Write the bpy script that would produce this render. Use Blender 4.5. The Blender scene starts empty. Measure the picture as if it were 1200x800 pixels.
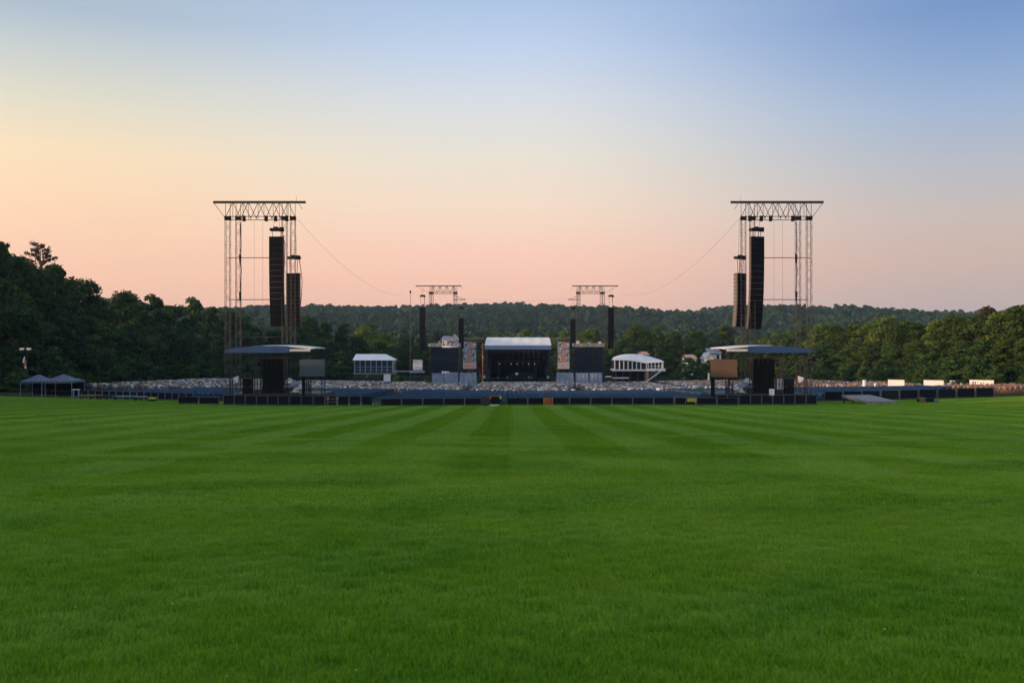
import bpy, math, random
import numpy as np
from mathutils import Vector, Matrix

# ------------------------------------------------------------------ camera, world, sun, exposure
S = bpy.context.scene
COL = S.collection
F, EYE = 1166.67, 12.0            # focal length in photo pixels, eye height
def X(px, D): return (px - 600.0) / F * D
def Z(py, D): return EYE - (py - 400.0) / F * D
rad = math.radians

cam = bpy.data.cameras.new('camera')
cam.lens, cam.sensor_width = 35.0, 36.0
cam.clip_start, cam.clip_end = 0.1, 9000
cam.dof.use_dof = True
cam.dof.focus_distance = 120
cam.dof.aperture_fstop = 2.8
camo = bpy.data.objects.new('camera', cam)
COL.objects.link(camo)
camo.location = (0, 0, EYE)
camo.rotation_euler = (rad(90), 0, 0)
S.camera = camo

SUN_EL, SUN_AZ = 7.0, 105.0       # azimuth counted from the view direction towards the left
sx, sy = -math.sin(rad(SUN_AZ)), math.cos(rad(SUN_AZ))
sun = bpy.data.lights.new('sun', 'SUN')
sun.energy = 4.5
sun.angle = rad(0.6)
sun.color = (1.0, 0.60, 0.33)
suno = bpy.data.objects.new('sun', sun)
COL.objects.link(suno)
sdir = Vector((sx * math.cos(rad(SUN_EL)), sy * math.cos(rad(SUN_EL)), math.sin(rad(SUN_EL))))
suno.rotation_euler = sdir.to_track_quat('Z', 'Y').to_euler()
suno.location = (-60, -40, 60)

def lin(c):
    return tuple(((v / 255) / 12.92 if v / 255 <= 0.04045 else ((v / 255 + 0.055) / 1.055) ** 2.4) for v in c)

W = bpy.data.worlds.new('World')
S.world = W
W.use_nodes = True
wt = W.node_tree
def wn(t, **k):
    n = wt.nodes.new(t)
    for a, b in k.items(): setattr(n, a, b)
    return n
bg = wt.nodes['Background']
sky = wn('ShaderNodeTexSky', sky_type='NISHITA', sun_disc=False)
sky.sun_elevation, sky.sun_rotation = rad(SUN_EL), rad(SUN_AZ)
sky.air_density, sky.dust_density, sky.ozone_density = 1.0, 1.2, 3.0
tc = wn('ShaderNodeTexCoord')
sep = wn('ShaderNodeSeparateXYZ')
wt.links.new(tc.outputs['Generated'], sep.inputs[0])
def wmath(op, a, b=None):
    n = wn('ShaderNodeMath', operation=op)
    for i, v in enumerate((a, b)):
        if v is None: continue
        if isinstance(v, (int, float)): n.inputs[i].default_value = v
        else: wt.links.new(v, n.inputs[i])
    return n.outputs[0]
hx, hy, hz = sep.outputs
hlen = wmath('SQRT', wmath('ADD', wmath('MULTIPLY', hx, hx), wmath('ADD', wmath('MULTIPLY', hy, hy), 1e-6)))
cosaz = wmath('DIVIDE', wmath('ADD', wmath('MULTIPLY', hx, sx), wmath('MULTIPLY', hy, sy)), hlen)
# twilight colours by height over the horizon: (elevation as sin, sRGB) near the sun side, across, and opposite it
def ramp(stops):
    r = wn('ShaderNodeValToRGB')
    wt.links.new(hz, r.inputs[0])
    cr = r.color_ramp
    cr.interpolation = 'EASE' if len(stops) < 3 else 'LINEAR'
    while len(cr.elements) < len(stops): cr.elements.new(0.5)
    for e, (p, c) in zip(cr.elements, stops):
        e.position = p
        e.color = (*lin(c), 1)
    return r.outputs[0]
def el(py, x=0): return math.sin(math.atan2(400 - py, math.hypot(F, x)))
A = ramp([(0.0, (244, 186, 160)), (el(330, 580), (248, 192, 162)), (el(280, 580), (250, 200, 166)), (el(215, 580), (250, 212, 172)), (el(170, 580), (246, 218, 178)), (el(110, 580), (222, 214, 190)), (el(50, 580), (196, 201, 198)), (el(0, 580), (170, 184, 198)), (0.55, (168, 186, 214)), (1.0, (166, 188, 218))])
B = ramp([(0.0, (244, 184, 160)), (el(345), (247, 190, 166)), (el(300), (250, 200, 176)), (el(240), (243, 216, 192)), (el(180), (230, 221, 206)), (el(120), (214, 217, 221)), (el(60), (191, 206, 229)), (el(0), (170, 192, 222)), (0.55, (168, 186, 214)), (1.0, (166, 188, 218))])
C = ramp([(0.0, (182, 160, 156)), (el(345, 580), (190, 166, 160)), (el(300, 580), (202, 172, 160)), (el(250, 580), (198, 180, 172)), (el(190, 580), (180, 181, 188)), (el(120, 580), (156, 175, 203)), (el(60, 580), (133, 160, 200)), (el(0, 580), (114, 144, 192)), (0.55, (142, 170, 208)), (1.0, (166, 188, 218))])
def mapr(a, b):
    m = wn('ShaderNodeMapRange', interpolation_type='SMOOTHSTEP')
    wt.links.new(cosaz, m.inputs[0])
    m.inputs[1].default_value, m.inputs[2].default_value = a, b
    return m.outputs[0]
def wmix(f, a, b, blend='MIX'):
    m = wn('ShaderNodeMix', data_type='RGBA', blend_type=blend)
    for s, v in ((m.inputs[0], f), (m.inputs[6], a), (m.inputs[7], b)):
        if isinstance(v, (int, float)): s.default_value = v
        else: wt.links.new(v, s)
    return m.outputs[2]
ca, cb, cc = (math.cos(rad(SUN_AZ + d)) for d in (-27, 0, 27))
BC = wmix(mapr(cc, cb), C, B)
ABC = wmix(mapr(cb, ca), BC, A)
ns = wn('ShaderNodeVectorMath', operation='SCALE')
wt.links.new(sky.outputs[0], ns.inputs[0])
ns.inputs[3].default_value = 0.30
cpos = wmath('MAXIMUM', cosaz, 0.0)
low = wmath('POWER', wmath('MAXIMUM', wmath('SUBTRACT', 1.0, wmath('ABSOLUTE', hz)), 0.0), 2.5)
glow = wmath('ADD', 1.0, wmath('MULTIPLY', wmath('MULTIPLY', wmath('POWER', cpos, 3.0), low), 6.0))   # brighter, warmer towards the low sun
gl = wn('ShaderNodeVectorMath', operation='SCALE')
wt.links.new(ABC, gl.inputs[0]); wt.links.new(glow, gl.inputs[3])
fin = wmix(0.06, gl.outputs[0], ns.outputs[0])
wt.links.new(fin, bg.inputs[0])
bg.inputs[1].default_value = 1.10

V = S.view_settings
V.view_transform, V.look, V.exposure, V.gamma, V.use_curve_mapping = 'Standard', 'None', 0.0, 1.0, False
S.render.engine = 'CYCLES'
S.cycles.use_denoising = True
S.cycles.max_bounces = 6
S.cycles.diffuse_bounces = 2
S.cycles.glossy_bounces = 2
S.cycles.transmission_bounces = 3
S.cycles.transparent_max_bounces = 8
S.cycles.volume_bounces = 0
S.cycles.sample_clamp_indirect = 4

# ------------------------------------------------------------------ helpers
rnd = random.Random(11)
MATS = {}
def mat(name, col, rough=0.6, metal=0.0, var=0.18, scale=2.0, spec=0.5, island=0.0, trans=0.0, emit=0.0):
    m = bpy.data.materials.new(name)
    m.use_nodes = True
    t = m.node_tree
    b = t.nodes['Principled BSDF']
    b.inputs['Roughness'].default_value = rough
    b.inputs['Metallic'].default_value = metal
    b.inputs['Specular IOR Level'].default_value = spec
    g = t.nodes.new('ShaderNodeNewGeometry')
    n = t.nodes.new('ShaderNodeTexNoise')
    n.inputs['Scale'].default_value = scale
    n.inputs['Detail'].default_value = 4
    t.links.new(g.outputs['Position'], n.inputs['Vector'])
    r = t.nodes.new('ShaderNodeMapRange')
    t.links.new(n.outputs[0], r.inputs[0])
    r.inputs[1].default_value, r.inputs[2].default_value = 0.3, 0.7
    r.inputs[3].default_value, r.inputs[4].default_value = 1 - var, 1 + var
    val = r.outputs[0]
    if island:
        ri = t.nodes.new('ShaderNodeMapRange')
        t.links.new(g.outputs['Random Per Island'], ri.inputs[0])
        ri.inputs[3].default_value, ri.inputs[4].default_value = 1 - island, 1 + island
        mm = t.nodes.new('ShaderNodeMath'); mm.operation = 'MULTIPLY'
        t.links.new(val, mm.inputs[0]); t.links.new(ri.outputs[0], mm.inputs[1])
        val = mm.outputs[0]
    h = t.nodes.new('ShaderNodeHueSaturation')
    h.inputs['Color'].default_value = (*col, 1)
    t.links.new(val, h.inputs['Value'])
    t.links.new(h.outputs[0], b.inputs['Base Color'])
    if trans:
        tr = t.nodes.new('ShaderNodeBsdfTranslucent')
        t.links.new(h.outputs[0], tr.inputs[0])
        mx = t.nodes.new('ShaderNodeMixShader')
        mx.inputs[0].default_value = trans
        t.links.new(b.outputs[0], mx.inputs[1]); t.links.new(tr.outputs[0], mx.inputs[2])
        t.links.new(mx.outputs[0], t.nodes['Material Output'].inputs[0])
    if emit:
        b.inputs['Emission Color'].default_value = (*col, 1)
        b.inputs['Emission Strength'].default_value = emit
    MATS[name] = m
    return m

mat('steel', (0.065, 0.06, 0.058), 0.55, 0.2, 0.2, 4, 0.3)
mat('dark_steel', (0.035, 0.035, 0.036), 0.6, 0.1, 0.25, 4, 0.3)
mat('black', (0.005, 0.005, 0.006), 0.8, 0, 0.25, 3, 0.2)
mat('grille', (0.008, 0.008, 0.009), 0.8, 0.0, 0.2, 8, 0.08)
mat('cabinet', (0.085, 0.075, 0.065), 0.55, 0, 0.2, 5)
mat('scrim', (0.006, 0.008, 0.012), 0.85, 0, 0.3, 1.2, 0.2)
mat('rail', (0.15, 0.17, 0.20), 0.45, 0.3, 0.2, 5)
mat('blue_vinyl', (0.016, 0.060, 0.17), 0.5, 0, 0.15, 1)
mat('white_vinyl', (0.74, 0.72, 0.68), 0.5, 0, 0.06, 0.6)
mat('stage_blue', (0.17, 0.25, 0.42), 0.55, 0, 0.1, 0.8)
mat('screen', (0.006, 0.012, 0.022), 0.5, 0, 0.15, 1.5, 0.15)
mat('grey_screen', (0.05, 0.075, 0.10), 0.4, 0, 0.1, 1)
mat('panel_sun_brown', (0.085, 0.050, 0.030), 0.35, 0.0, 0.08, 1)  # brown carries the warm sunlight falling on the right panel
mat('tarp', (0.17, 0.22, 0.31), 0.6, 0, 0.2, 0.9)
mat('white', (0.78, 0.77, 0.75), 0.5, 0, 0.06, 1)
mat('off_white', (0.60, 0.60, 0.60), 0.55, 0, 0.12, 2)
mat('glass', (0.025, 0.035, 0.05), 0.08, 0, 0.1, 1)
mat('frame_blue', (0.20, 0.27, 0.36), 0.5, 0.2, 0.15, 2)
mat('tent_cloth', (0.07, 0.09, 0.13), 0.7, 0, 0.25, 1.5)
mat('wood', (0.20, 0.19, 0.18), 0.75, 0, 0.3, 2.5)
mat('crate_wood', (0.22, 0.13, 0.07), 0.75, 0, 0.3, 4)
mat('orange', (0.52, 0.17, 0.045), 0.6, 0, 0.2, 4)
mat('hivis', (0.45, 0.50, 0.03), 0.6, 0, 0.2, 4)
mat('red_tape', (0.50, 0.10, 0.04), 0.6, 0, 0.2, 4)
mat('blue_bin', (0.06, 0.13, 0.24), 0.5, 0, 0.2, 3)
mat('lamp_glow', (1.0, 0.85, 0.6), 0.4, 0, 0.0, 1, emit=1.2)
mat('bark', (0.07, 0.05, 0.035), 0.9, 0, 0.3, 3)
mat('chair_shade_blue', (0.010, 0.045, 0.100), 0.5, 0.0, 0.3, 0.6, 0.35, 0.6)  # blue skylight of the shaded rows put into the chair colour
mat('chair_white_glint', (0.66, 0.64, 0.60), 0.5, 0, 0.2, 1)  # white sun glints on the far seats put into the colour
mat('chair_sun_tan', (0.30, 0.20, 0.13), 0.6, 0, 0.3, 1)  # warm sunlight put into the seat colour; also a plain tan door
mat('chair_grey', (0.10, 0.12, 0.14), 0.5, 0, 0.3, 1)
mat('chair_orange_glint', (0.32, 0.15, 0.08), 0.6, 0, 0.3, 1)  # orange sun glints on the seats put into the colour
mat('print_dark', (0.06, 0.05, 0.05), 0.7)
mat('print_pink', (0.55, 0.42, 0.38), 0.6, 0, 0.1, 6)
mat('house_white', (0.70, 0.70, 0.70), 0.7, 0, 0.05)
mat('roof_grey', (0.16, 0.18, 0.21), 0.8)
mat('roof_tan', (0.42, 0.26, 0.18), 0.8)
mat('cable', (0.03, 0.028, 0.028), 0.6)
mat('path_grey', (0.16, 0.15, 0.15), 0.9)
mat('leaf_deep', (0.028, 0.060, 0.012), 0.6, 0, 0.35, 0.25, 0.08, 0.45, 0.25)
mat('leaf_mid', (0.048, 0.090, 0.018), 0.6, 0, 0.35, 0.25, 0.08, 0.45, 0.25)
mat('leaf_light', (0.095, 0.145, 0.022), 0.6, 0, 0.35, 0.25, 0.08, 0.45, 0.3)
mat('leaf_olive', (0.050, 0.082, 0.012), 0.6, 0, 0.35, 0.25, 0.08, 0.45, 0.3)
mat('leaf_rust', (0.060, 0.048, 0.022), 0.6, 0, 0.35, 0.25, 0.08, 0.45, 0.25)
mat('leaf_forest', (0.030, 0.066, 0.028), 0.7, 0, 0.55, 0.03, 0.2, 0.5, 0.15)
mat('needle_brown', (0.075, 0.048, 0.028), 0.7, 0, 0.35, 0.8, 0.2, 0.4, 0.15)

ORG = {}
def link(o, parent=None):
    COL.objects.link(o)
    if parent is not None:
        o.parent = parent
    return o
def props(o, label=None, cat=None, group=None, kind=None):
    for k, v in (('label', label), ('category', cat), ('group', group), ('kind', kind)):
        if v: o[k] = v
    return o
def thing(name, label, cat, loc, group=None):
    o = bpy.data.objects.new(name, None)
    o.empty_display_size = 0.2
    o.location = loc
    link(o)
    ORG[o.name] = Vector(loc)
    return props(o, label, cat, group)

class MB:
    def __init__(s): s.v, s.f = [], []
    def add(s, vs, fs):
        n = len(s.v)
        s.v += [tuple(v) for v in vs]
        s.f += [tuple(i + n for i in q) for q in fs]
        return s
    def box(s, x0, x1, y0, y1, z0, z1):
        return s.add([(x0, y0, z0), (x1, y0, z0), (x1, y1, z0), (x0, y1, z0), (x0, y0, z1), (x1, y0, z1), (x1, y1, z1), (x0, y1, z1)],
                     [(0, 3, 2, 1), (4, 5, 6, 7), (0, 1, 5, 4), (1, 2, 6, 5), (2, 3, 7, 6), (3, 0, 4, 7)])
    def hexa(s, p):
        return s.add(p, [(0, 3, 2, 1), (4, 5, 6, 7), (0, 1, 5, 4), (1, 2, 6, 5), (2, 3, 7, 6), (3, 0, 4, 7)])
    def bar(s, p, q, r, n=4, r2=None):
        p, q = Vector(p), Vector(q)
        d = (q - p)
        if d.length < 1e-6: return s
        d.normalize()
        a = d.cross(Vector((0, 0, 1)) if abs(d.z) < 0.9 else Vector((1, 0, 0))).normalized()
        b = d.cross(a)
        r2 = r if r2 is None else r2
        vs = []
        for c, rr in ((p, r), (q, r2)):
            for i in range(n):
                t = 2 * math.pi * (i + 0.5) / n
                vs.append(c + (a * math.cos(t) + b * math.sin(t)) * rr)
        fs = [(i, (i + 1) % n, n + (i + 1) % n, n + i) for i in range(n)] + [tuple(range(n))[::-1], tuple(range(n, 2 * n))]
        return s.add(vs, fs)
    def path(s, pts, r, n=4):
        for a, b in zip(pts, pts[1:]): s.bar(a, b, r, n)
        return s
    def prism(s, poly, y0, y1):      # poly: list of (x, z)
        n = len(poly)
        vs = [(x, y0, z) for x, z in poly] + [(x, y1, z) for x, z in poly]
        return s.add(vs, [tuple(range(n)), tuple(range(2 * n - 1, n - 1, -1))] + [((i + 1) % n, i, n + i, n + (i + 1) % n) for i in range(n)])
    def loft(s, rows, close_thick=0.0):   # rows of points, a sheet
        n = len(rows[0])
        vs = [p for r in rows for p in r]
        fs = [(i * n + j, i * n + j + 1, (i + 1) * n + j + 1, (i + 1) * n + j) for i in range(len(rows) - 1) for j in range(n - 1)]
        if close_thick:
            m = len(vs)
            vs2 = vs + [(p[0], p[1], p[2] - close_thick) for p in vs]
            fs2 = fs + [tuple(i + m for i in f[::-1]) for f in fs]
            L = len(rows)
            edge = [i for i in range(n)] + [k * n + n - 1 for k in range(1, L)] + [(L - 1) * n + j for j in range(n - 2, -1, -1)] + [k * n for k in range(L - 2, 0, -1)]
            for a, b in zip(edge, edge[1:] + edge[:1]):
                fs2.append((b, a, a + m, b + m))
            return s.add(vs2, fs2)
        return s.add(vs, fs)
    def mesh(s, name, off=(0, 0, 0)):
        me = bpy.data.meshes.new(name)
        ox, oy, oz = off
        me.from_pydata([(x - ox, y - oy, z - oz) for x, y, z in s.v], [], s.f)
        me.update()
        return me
    def build(s, name, m, parent=None, origin=None, **p):
        if parent is not None: origin = ORG[parent.name]
        elif origin is None:
            a = np.array(s.v)
            origin = Vector((a[:, 0].mean(), a[:, 1].mean(), a[:, 2].min()))
        me = s.mesh(name, origin)
        me.materials.append(MATS[m])
        o = bpy.data.objects.new(name, me)
        link(o, parent)
        if parent is None: o.location = origin
        ORG[o.name] = Vector(origin)
        return props(o, **p)

def inst(name, me, parent=None, loc=(0, 0, 0), rot=(0, 0, 0), sc=(1, 1, 1), m=None, **p):
    o = bpy.data.objects.new(name, me)
    link(o, parent)
    o.location, o.rotation_euler, o.scale = loc, rot, sc
    if m:
        o.material_slots[0].link = 'OBJECT'
        o.material_slots[0].material = MATS[m]
    return props(o, **p)
def ordinal(n):
    return f"{n}{'th' if 10 <= n % 100 <= 20 else {1: 'st', 2: 'nd', 3: 'rd'}.get(n % 10, 'th')}"

# ------------------------------------------------------------------ terrain
ty = np.arange(-300, 3400, 1.0)
drop = np.interp(ty, [-300, 0, 50, 99, 150, 225, 300, 430, 3400], [-9.0, 1.72, 4.15, 6.53, 8.15, 9.85, 11.0, 12.8, 12.8])
drop = np.convolve(np.pad(drop, 10, mode='edge'), np.ones(21) / 21, mode='valid')
drop = np.where((ty > -5) & (ty < 60), 1.72 + 0.0486 * ty, drop)
RX = [-900, 100, 250, 350, 400, 440, 500, 560, 600, 640, 720, 750, 790, 830, 900, 950, 1050, 1150, 1400, 2400]
RY = [356, 358, 362, 363, 361, 359, 360, 361, 358, 360, 364, 369, 368, 363, 364, 365, 367, 370, 366, 362]
RD = 1150.0
def sstep(t):
    t = np.clip(t, 0, 1)
    return t * t * (3 - 2 * t)
def ground_np(x, y):
    x, y = np.asarray(x, float), np.asarray(y, float)
    base = EYE - np.interp(y, ty, drop)
    base = base + np.minimum(0.0002 * x * x, 1.6) * sstep((330 - y) / 120) * sstep((y - 10) / 60)
    base = base + 0.10 * np.sin(x * 0.11 + 1.0) * np.sin(y * 0.075) * sstep((y - 12) / 40) * sstep((240 - y) / 60)
    u = x / RD * F + 600
    zr = EYE + (400 - np.interp(u, RX, RY)) / F * RD - 14
    zf = EYE + (400 - 366) / F * 2700 - 14
    und = 5 * np.sin(x * 0.011 + y * 0.006) + 4 * np.sin(y * 0.017 - x * 0.005)
    t1 = sstep((y - 430) / (RD - 430))
    z = base * (1 - t1) + zr * t1 + und * t1 * (1 - t1) * 2.5
    t2 = sstep((y - RD) / 400)
    z = z - 30 * t2
    t3 = sstep((y - 1700) / 1000)
    return z * (1 - t3) + zf * t3
def G(x, y): return float(ground_np(x, y))

def grid(name, xs, ys, m, **p):
    xs, ys = np.array(xs, float), np.array(ys, float)
    gx, gy = np.meshgrid(xs, ys)
    v = np.stack([gx, gy, ground_np(gx, gy)], -1).reshape(-1, 3)
    nx, ny = len(xs), len(ys)
    i = (np.arange(ny - 1)[:, None] * nx + np.arange(nx - 1)[None]).ravel()
    f = np.stack([i, i + 1, i + nx + 1, i + nx], -1)
    me = bpy.data.meshes.new(name)
    me.from_pydata(v.tolist(), [], f.tolist())
    me.polygons.foreach_set('use_smooth', [True] * len(f))
    me.materials.append(m)
    o = bpy.data.objects.new(name, me)
    link(o)
    return props(o, **p)

def nodes(m):
    m.use_nodes = True
    t = m.node_tree
    def mk(kind, **k):
        n = t.nodes.new(kind)
        for a, b in k.items(): setattr(n, a, b)
        return n
    def M(op, a, b=None, c=None):
        n = mk('ShaderNodeMath', operation=op)
        for i, v in enumerate((a, b, c)):
            if v is None: continue
            if isinstance(v, (int, float)): n.inputs[i].default_value = v
            else: t.links.new(v, n.inputs[i])
        return n.outputs[0]
    def noise(vec, scale, detail=3):
        n = mk('ShaderNodeTexNoise')
        n.inputs['Scale'].default_value = scale
        n.inputs['Detail'].default_value = detail
        t.links.new(vec, n.inputs['Vector'])
        return n.outputs[0]
    def mix(f, a, b):
        n = mk('ShaderNodeMix', data_type='RGBA')
        for s, v in ((n.inputs[0], f), (n.inputs[6], a), (n.inputs[7], b)):
            if isinstance(v, (int, float)): s.default_value = v
            elif isinstance(v, tuple): s.default_value = (*v, 1)
            else: t.links.new(v, s)
        return n.outputs[2]
    def rng(v, a, b, c=0.0, d=1.0):
        n = mk('ShaderNodeMapRange')
        t.links.new(v, n.inputs[0])
        for i, q in enumerate((a, b, c, d)): n.inputs[i + 1].default_value = q
        return n.outputs[0]
    return t, mk, M, noise, mix, rng

STRIPE = 1.6
def grass_colour(t, mk, M, noise, mix, rng):
    g = mk('ShaderNodeNewGeometry')
    P = g.outputs['Position']
    big = noise(P, 0.05, 3)
    mid = noise(P, 0.30, 5)
    fine = noise(P, 2.6, 4)
    c = mix(rng(big, 0.38, 0.62), (0.135, 0.290, 0.008), (0.225, 0.385, 0.018))
    c = mix(M('MULTIPLY', rng(noise(P, 0.9, 5), 0.56, 0.70), 0.55), c, (0.33, 0.42, 0.060))
    c = mix(M('MULTIPLY', rng(mid, 0.45, 0.62), 0.75), c, (0.090, 0.250, 0.006))
    c = mix(M('MULTIPLY', rng(fine, 0.48, 0.70), 0.5), c, (0.270, 0.440, 0.030))
    return g, c
GR = bpy.data.materials.new('ground_grass')
t, mk, M, noise, mix, rng = nodes(GR)
g, c = grass_colour(t, mk, M, noise, mix, rng)
sp = mk('ShaderNodeSeparateXYZ'); t.links.new(g.outputs['Position'], sp.inputs[0])
soil = mix(rng(noise(g.outputs['Position'], 0.6, 5), 0.35, 0.65), (0.030, 0.040, 0.016), (0.055, 0.045, 0.030))
c = mix(0.7, c, (0.03, 0.05, 0.008))
c = mix(rng(sp.outputs[1], 109, 117), c, soil)
c = mix(rng(sp.outputs[1], 225, 250), c, (0.022, 0.034, 0.012))
b = t.nodes['Principled BSDF']
t.links.new(c, b.inputs['Base Color'])
b.inputs['Roughness'].default_value = 0.95
b.inputs['Specular IOR Level'].default_value = 0.0

xs = sorted(set(list(np.arange(-120, 121, 4)) + list(np.arange(-400, 401, 20)) + list(np.arange(-2400, 2401, 60))))
ys = list(np.arange(-160, 260, 3)) + list(np.arange(260, 700, 12)) + list(np.arange(700, 1700, 25)) + list(np.arange(1700, 3301, 80))
grid('ground', xs, ys, GR, kind='structure', label='rolling ground under the lawn, seating field and wooded hills')

# ------------------------------------------------------------------ scattering by geometry nodes (grass, far woods)
def scatter(name, pts, rots, scl, idx, sources, label, cat=None):
    src = bpy.data.collections.new(name + '_pieces')
    for i, (me, m) in enumerate(sources):
        me.materials.append(m)
        o = bpy.data.objects.new(f'{name}_piece_{i:02d}', me)
        src.objects.link(o)
    me = bpy.data.meshes.new(name)
    pts = np.asarray(pts, np.float32)
    me.vertices.add(len(pts))
    me.vertices.foreach_set('co', pts.ravel())
    for nm, ty_, arr in (('rot', 'FLOAT_VECTOR', rots), ('scl', 'FLOAT_VECTOR', scl)):
        a = me.attributes.new(nm, ty_, 'POINT')
        a.data.foreach_set('vector', np.asarray(arr, np.float32).ravel())
    a = me.attributes.new('idx', 'INT', 'POINT')
    a.data.foreach_set('value', np.asarray(idx, np.int32))
    o = bpy.data.objects.new(name, me)
    link(o)
    ng = bpy.data.node_groups.new(name + '_nodes', 'GeometryNodeTree')
    ng.interface.new_socket('Geometry', in_out='INPUT', socket_type='NodeSocketGeometry')
    ng.interface.new_socket('Geometry', in_out='OUTPUT', socket_type='NodeSocketGeometry')
    N = ng.nodes.new
    gi, go = N('NodeGroupInput'), N('NodeGroupOutput')
    ci = N('GeometryNodeCollectionInfo')
    ci.inputs['Collection'].default_value = src
    ci.inputs['Separate Children'].default_value = True
    ci.inputs['Reset Children'].default_value = True
    ip = N('GeometryNodeInstanceOnPoints')
    ip.inputs['Pick Instance'].default_value = True
    def attr(nm, ty_):
        n = N('GeometryNodeInputNamedAttribute')
        n.data_type = ty_
        n.inputs['Name'].default_value = nm
        return n.outputs['Attribute']
    L = ng.links.new
    L(gi.outputs[0], ip.inputs['Points'])
    L(ci.outputs[0], ip.inputs['Instance'])
    L(attr('idx', 'INT'), ip.inputs['Instance Index'])
    e2r = N('FunctionNodeEulerToRotation')
    L(attr('rot', 'FLOAT_VECTOR'), e2r.inputs[0])
    L(e2r.outputs[0], ip.inputs['Rotation'])
    L(attr('scl', 'FLOAT_VECTOR'), ip.inputs['Scale'])
    L(ip.outputs[0], go.inputs[0])
    md = o.modifiers.new('scatter', 'NODES')
    md.node_group = ng
    return props(o, label, cat, None, 'stuff')

# grass blades
GB = bpy.data.materials.new('grass_blade')
t, mk, M, noise, mix, rng = nodes(GB)
g, c = grass_colour(t, mk, M, noise, mix, rng)
ri = g.outputs['Random Per Island']
c = mix(rng(ri, 0.35, 1.0, 0.0, 0.6), c, (0.280, 0.500, 0.020))
c = mix(rng(ri, 0.0, 0.3, 0.6, 0.0), c, (0.045, 0.130, 0.004))
c = mix(rng(ri, 0.95, 1.0, 0.0, 0.8), c, (0.20, 0.21, 0.08))
b = t.nodes['Principled BSDF']
t.links.new(c, b.inputs['Base Color'])
b.inputs['Roughness'].default_value = 0.45
b.inputs['Specular IOR Level'].default_value = 0.22
tr = mk('ShaderNodeBsdfTranslucent'); t.links.new(c, tr.inputs[0])
mx = mk('ShaderNodeMixShader'); mx.inputs[0].default_value = 0.36
t.links.new(b.outputs[0], mx.inputs[1]); t.links.new(tr.outputs[0], mx.inputs[2])
t.links.new(mx.outputs[0], t.nodes['Material Output'].inputs[0])

def grass_patch(seed, wx, wy, n, h, w, lean):
    r = np.random.default_rng(seed)
    bx, by = r.uniform(-wx / 2, wx / 2, n), r.uniform(-wy / 2, wy / 2, n)
    clump = 0.75 + 0.35 * np.sin(bx * 9 + seed) * np.sin(by * 11 + seed * 2)
    hh = h * r.uniform(0.55, 1.25, n) * clump
    ang = r.uniform(0, math.pi, n)
    dx, dy = np.cos(ang) * w / 2, np.sin(ang) * w / 2
    lx = r.normal(0, 0.35, n) * hh
    ly = (lean + r.normal(0, 0.35, n)) * hh
    z0 = -0.01
    P = np.zeros((n, 5, 3))
    P[:, 0] = np.stack([bx - dx, by - dy, np.full(n, z0)], -1)
    P[:, 1] = np.stack([bx + dx, by + dy, np.full(n, z0)], -1)
    P[:, 2] = np.stack([bx + dx * .8 + lx * .35, by + dy * .8 + ly * .35, hh * .6], -1)
    P[:, 3] = np.stack([bx - dx * .8 + lx * .35, by - dy * .8 + ly * .35, hh * .6], -1)
    P[:, 4] = np.stack([bx + lx, by + ly, hh * .95], -1)
    k = np.arange(n)[:, None] * 5
    me = bpy.data.meshes.new('grass_patch')
    me.from_pydata(P.reshape(-1, 3).tolist(), [], (k + np.array([[0, 1, 2, 3]])).tolist() + (k + np.array([[3, 2, 4]])).tolist())
    return me
src = []
for lod, (wx, wy, n, h, w) in enumerate(((0.8, 0.8, 2600, 0.060, 0.0055), (1.6, 1.0, 2600, 0.060, 0.010), (1.6, 2.0, 1900, 0.062, 0.022))):
    for lean in (-0.48, -0.1, 0.32, 0.68):
        for q in range(2):
            src.append((grass_patch(int(100 + lod * 40 + q + lean * 20), wx * (1.3 if lod == 0 else 1.12), wy * 1.4, int(n * 1.55), h, w, lean), GB))
pts, rots, scl, idx = [], [], [], []
rg = np.random.default_rng(3)
for lod, (wx, wy, y0, y1) in enumerate(((0.8, 0.8, 3.2, 14.4), (1.6, 1.0, 14.4, 40.4), (1.6, 2.0, 40.4, 112.0))):
    y = y0 + wy / 2
    while y < y1:
        half = 0.57 * y + 2.0
        k0 = math.floor(-half / wx)
        for k in range(k0, -k0 + 1):
            x = (k + 0.5) * wx
            st = math.floor(x / STRIPE)
            j = (1 if st % 2 else 2) if abs(math.sin(st * 1.7)) < .45 else (0 if st % 2 else 3)
            zz = G(x, y)
            sl = math.atan((G(x, y + 1) - zz))
            x += float(rg.uniform(-.04, .04))
            pts.append((x, y + float(rg.uniform(-.1, .1)), zz)); rots.append((sl, 0, 0)); scl.append((1, 1, rg.uniform(0.85, 1.2)))
            if lod == 0 or (lod == 1 and rg.random() < max(0, (40 - y) / 27)): j = int(rg.integers(1, 3))
            idx.append(lod * 8 + j * 2 + int(rg.integers(2)))
        y += wy
scatter('lawn_grass', pts, rots, scl, idx, src, 'short mown green grass covering the sloping lawn', 'grass')

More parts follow.
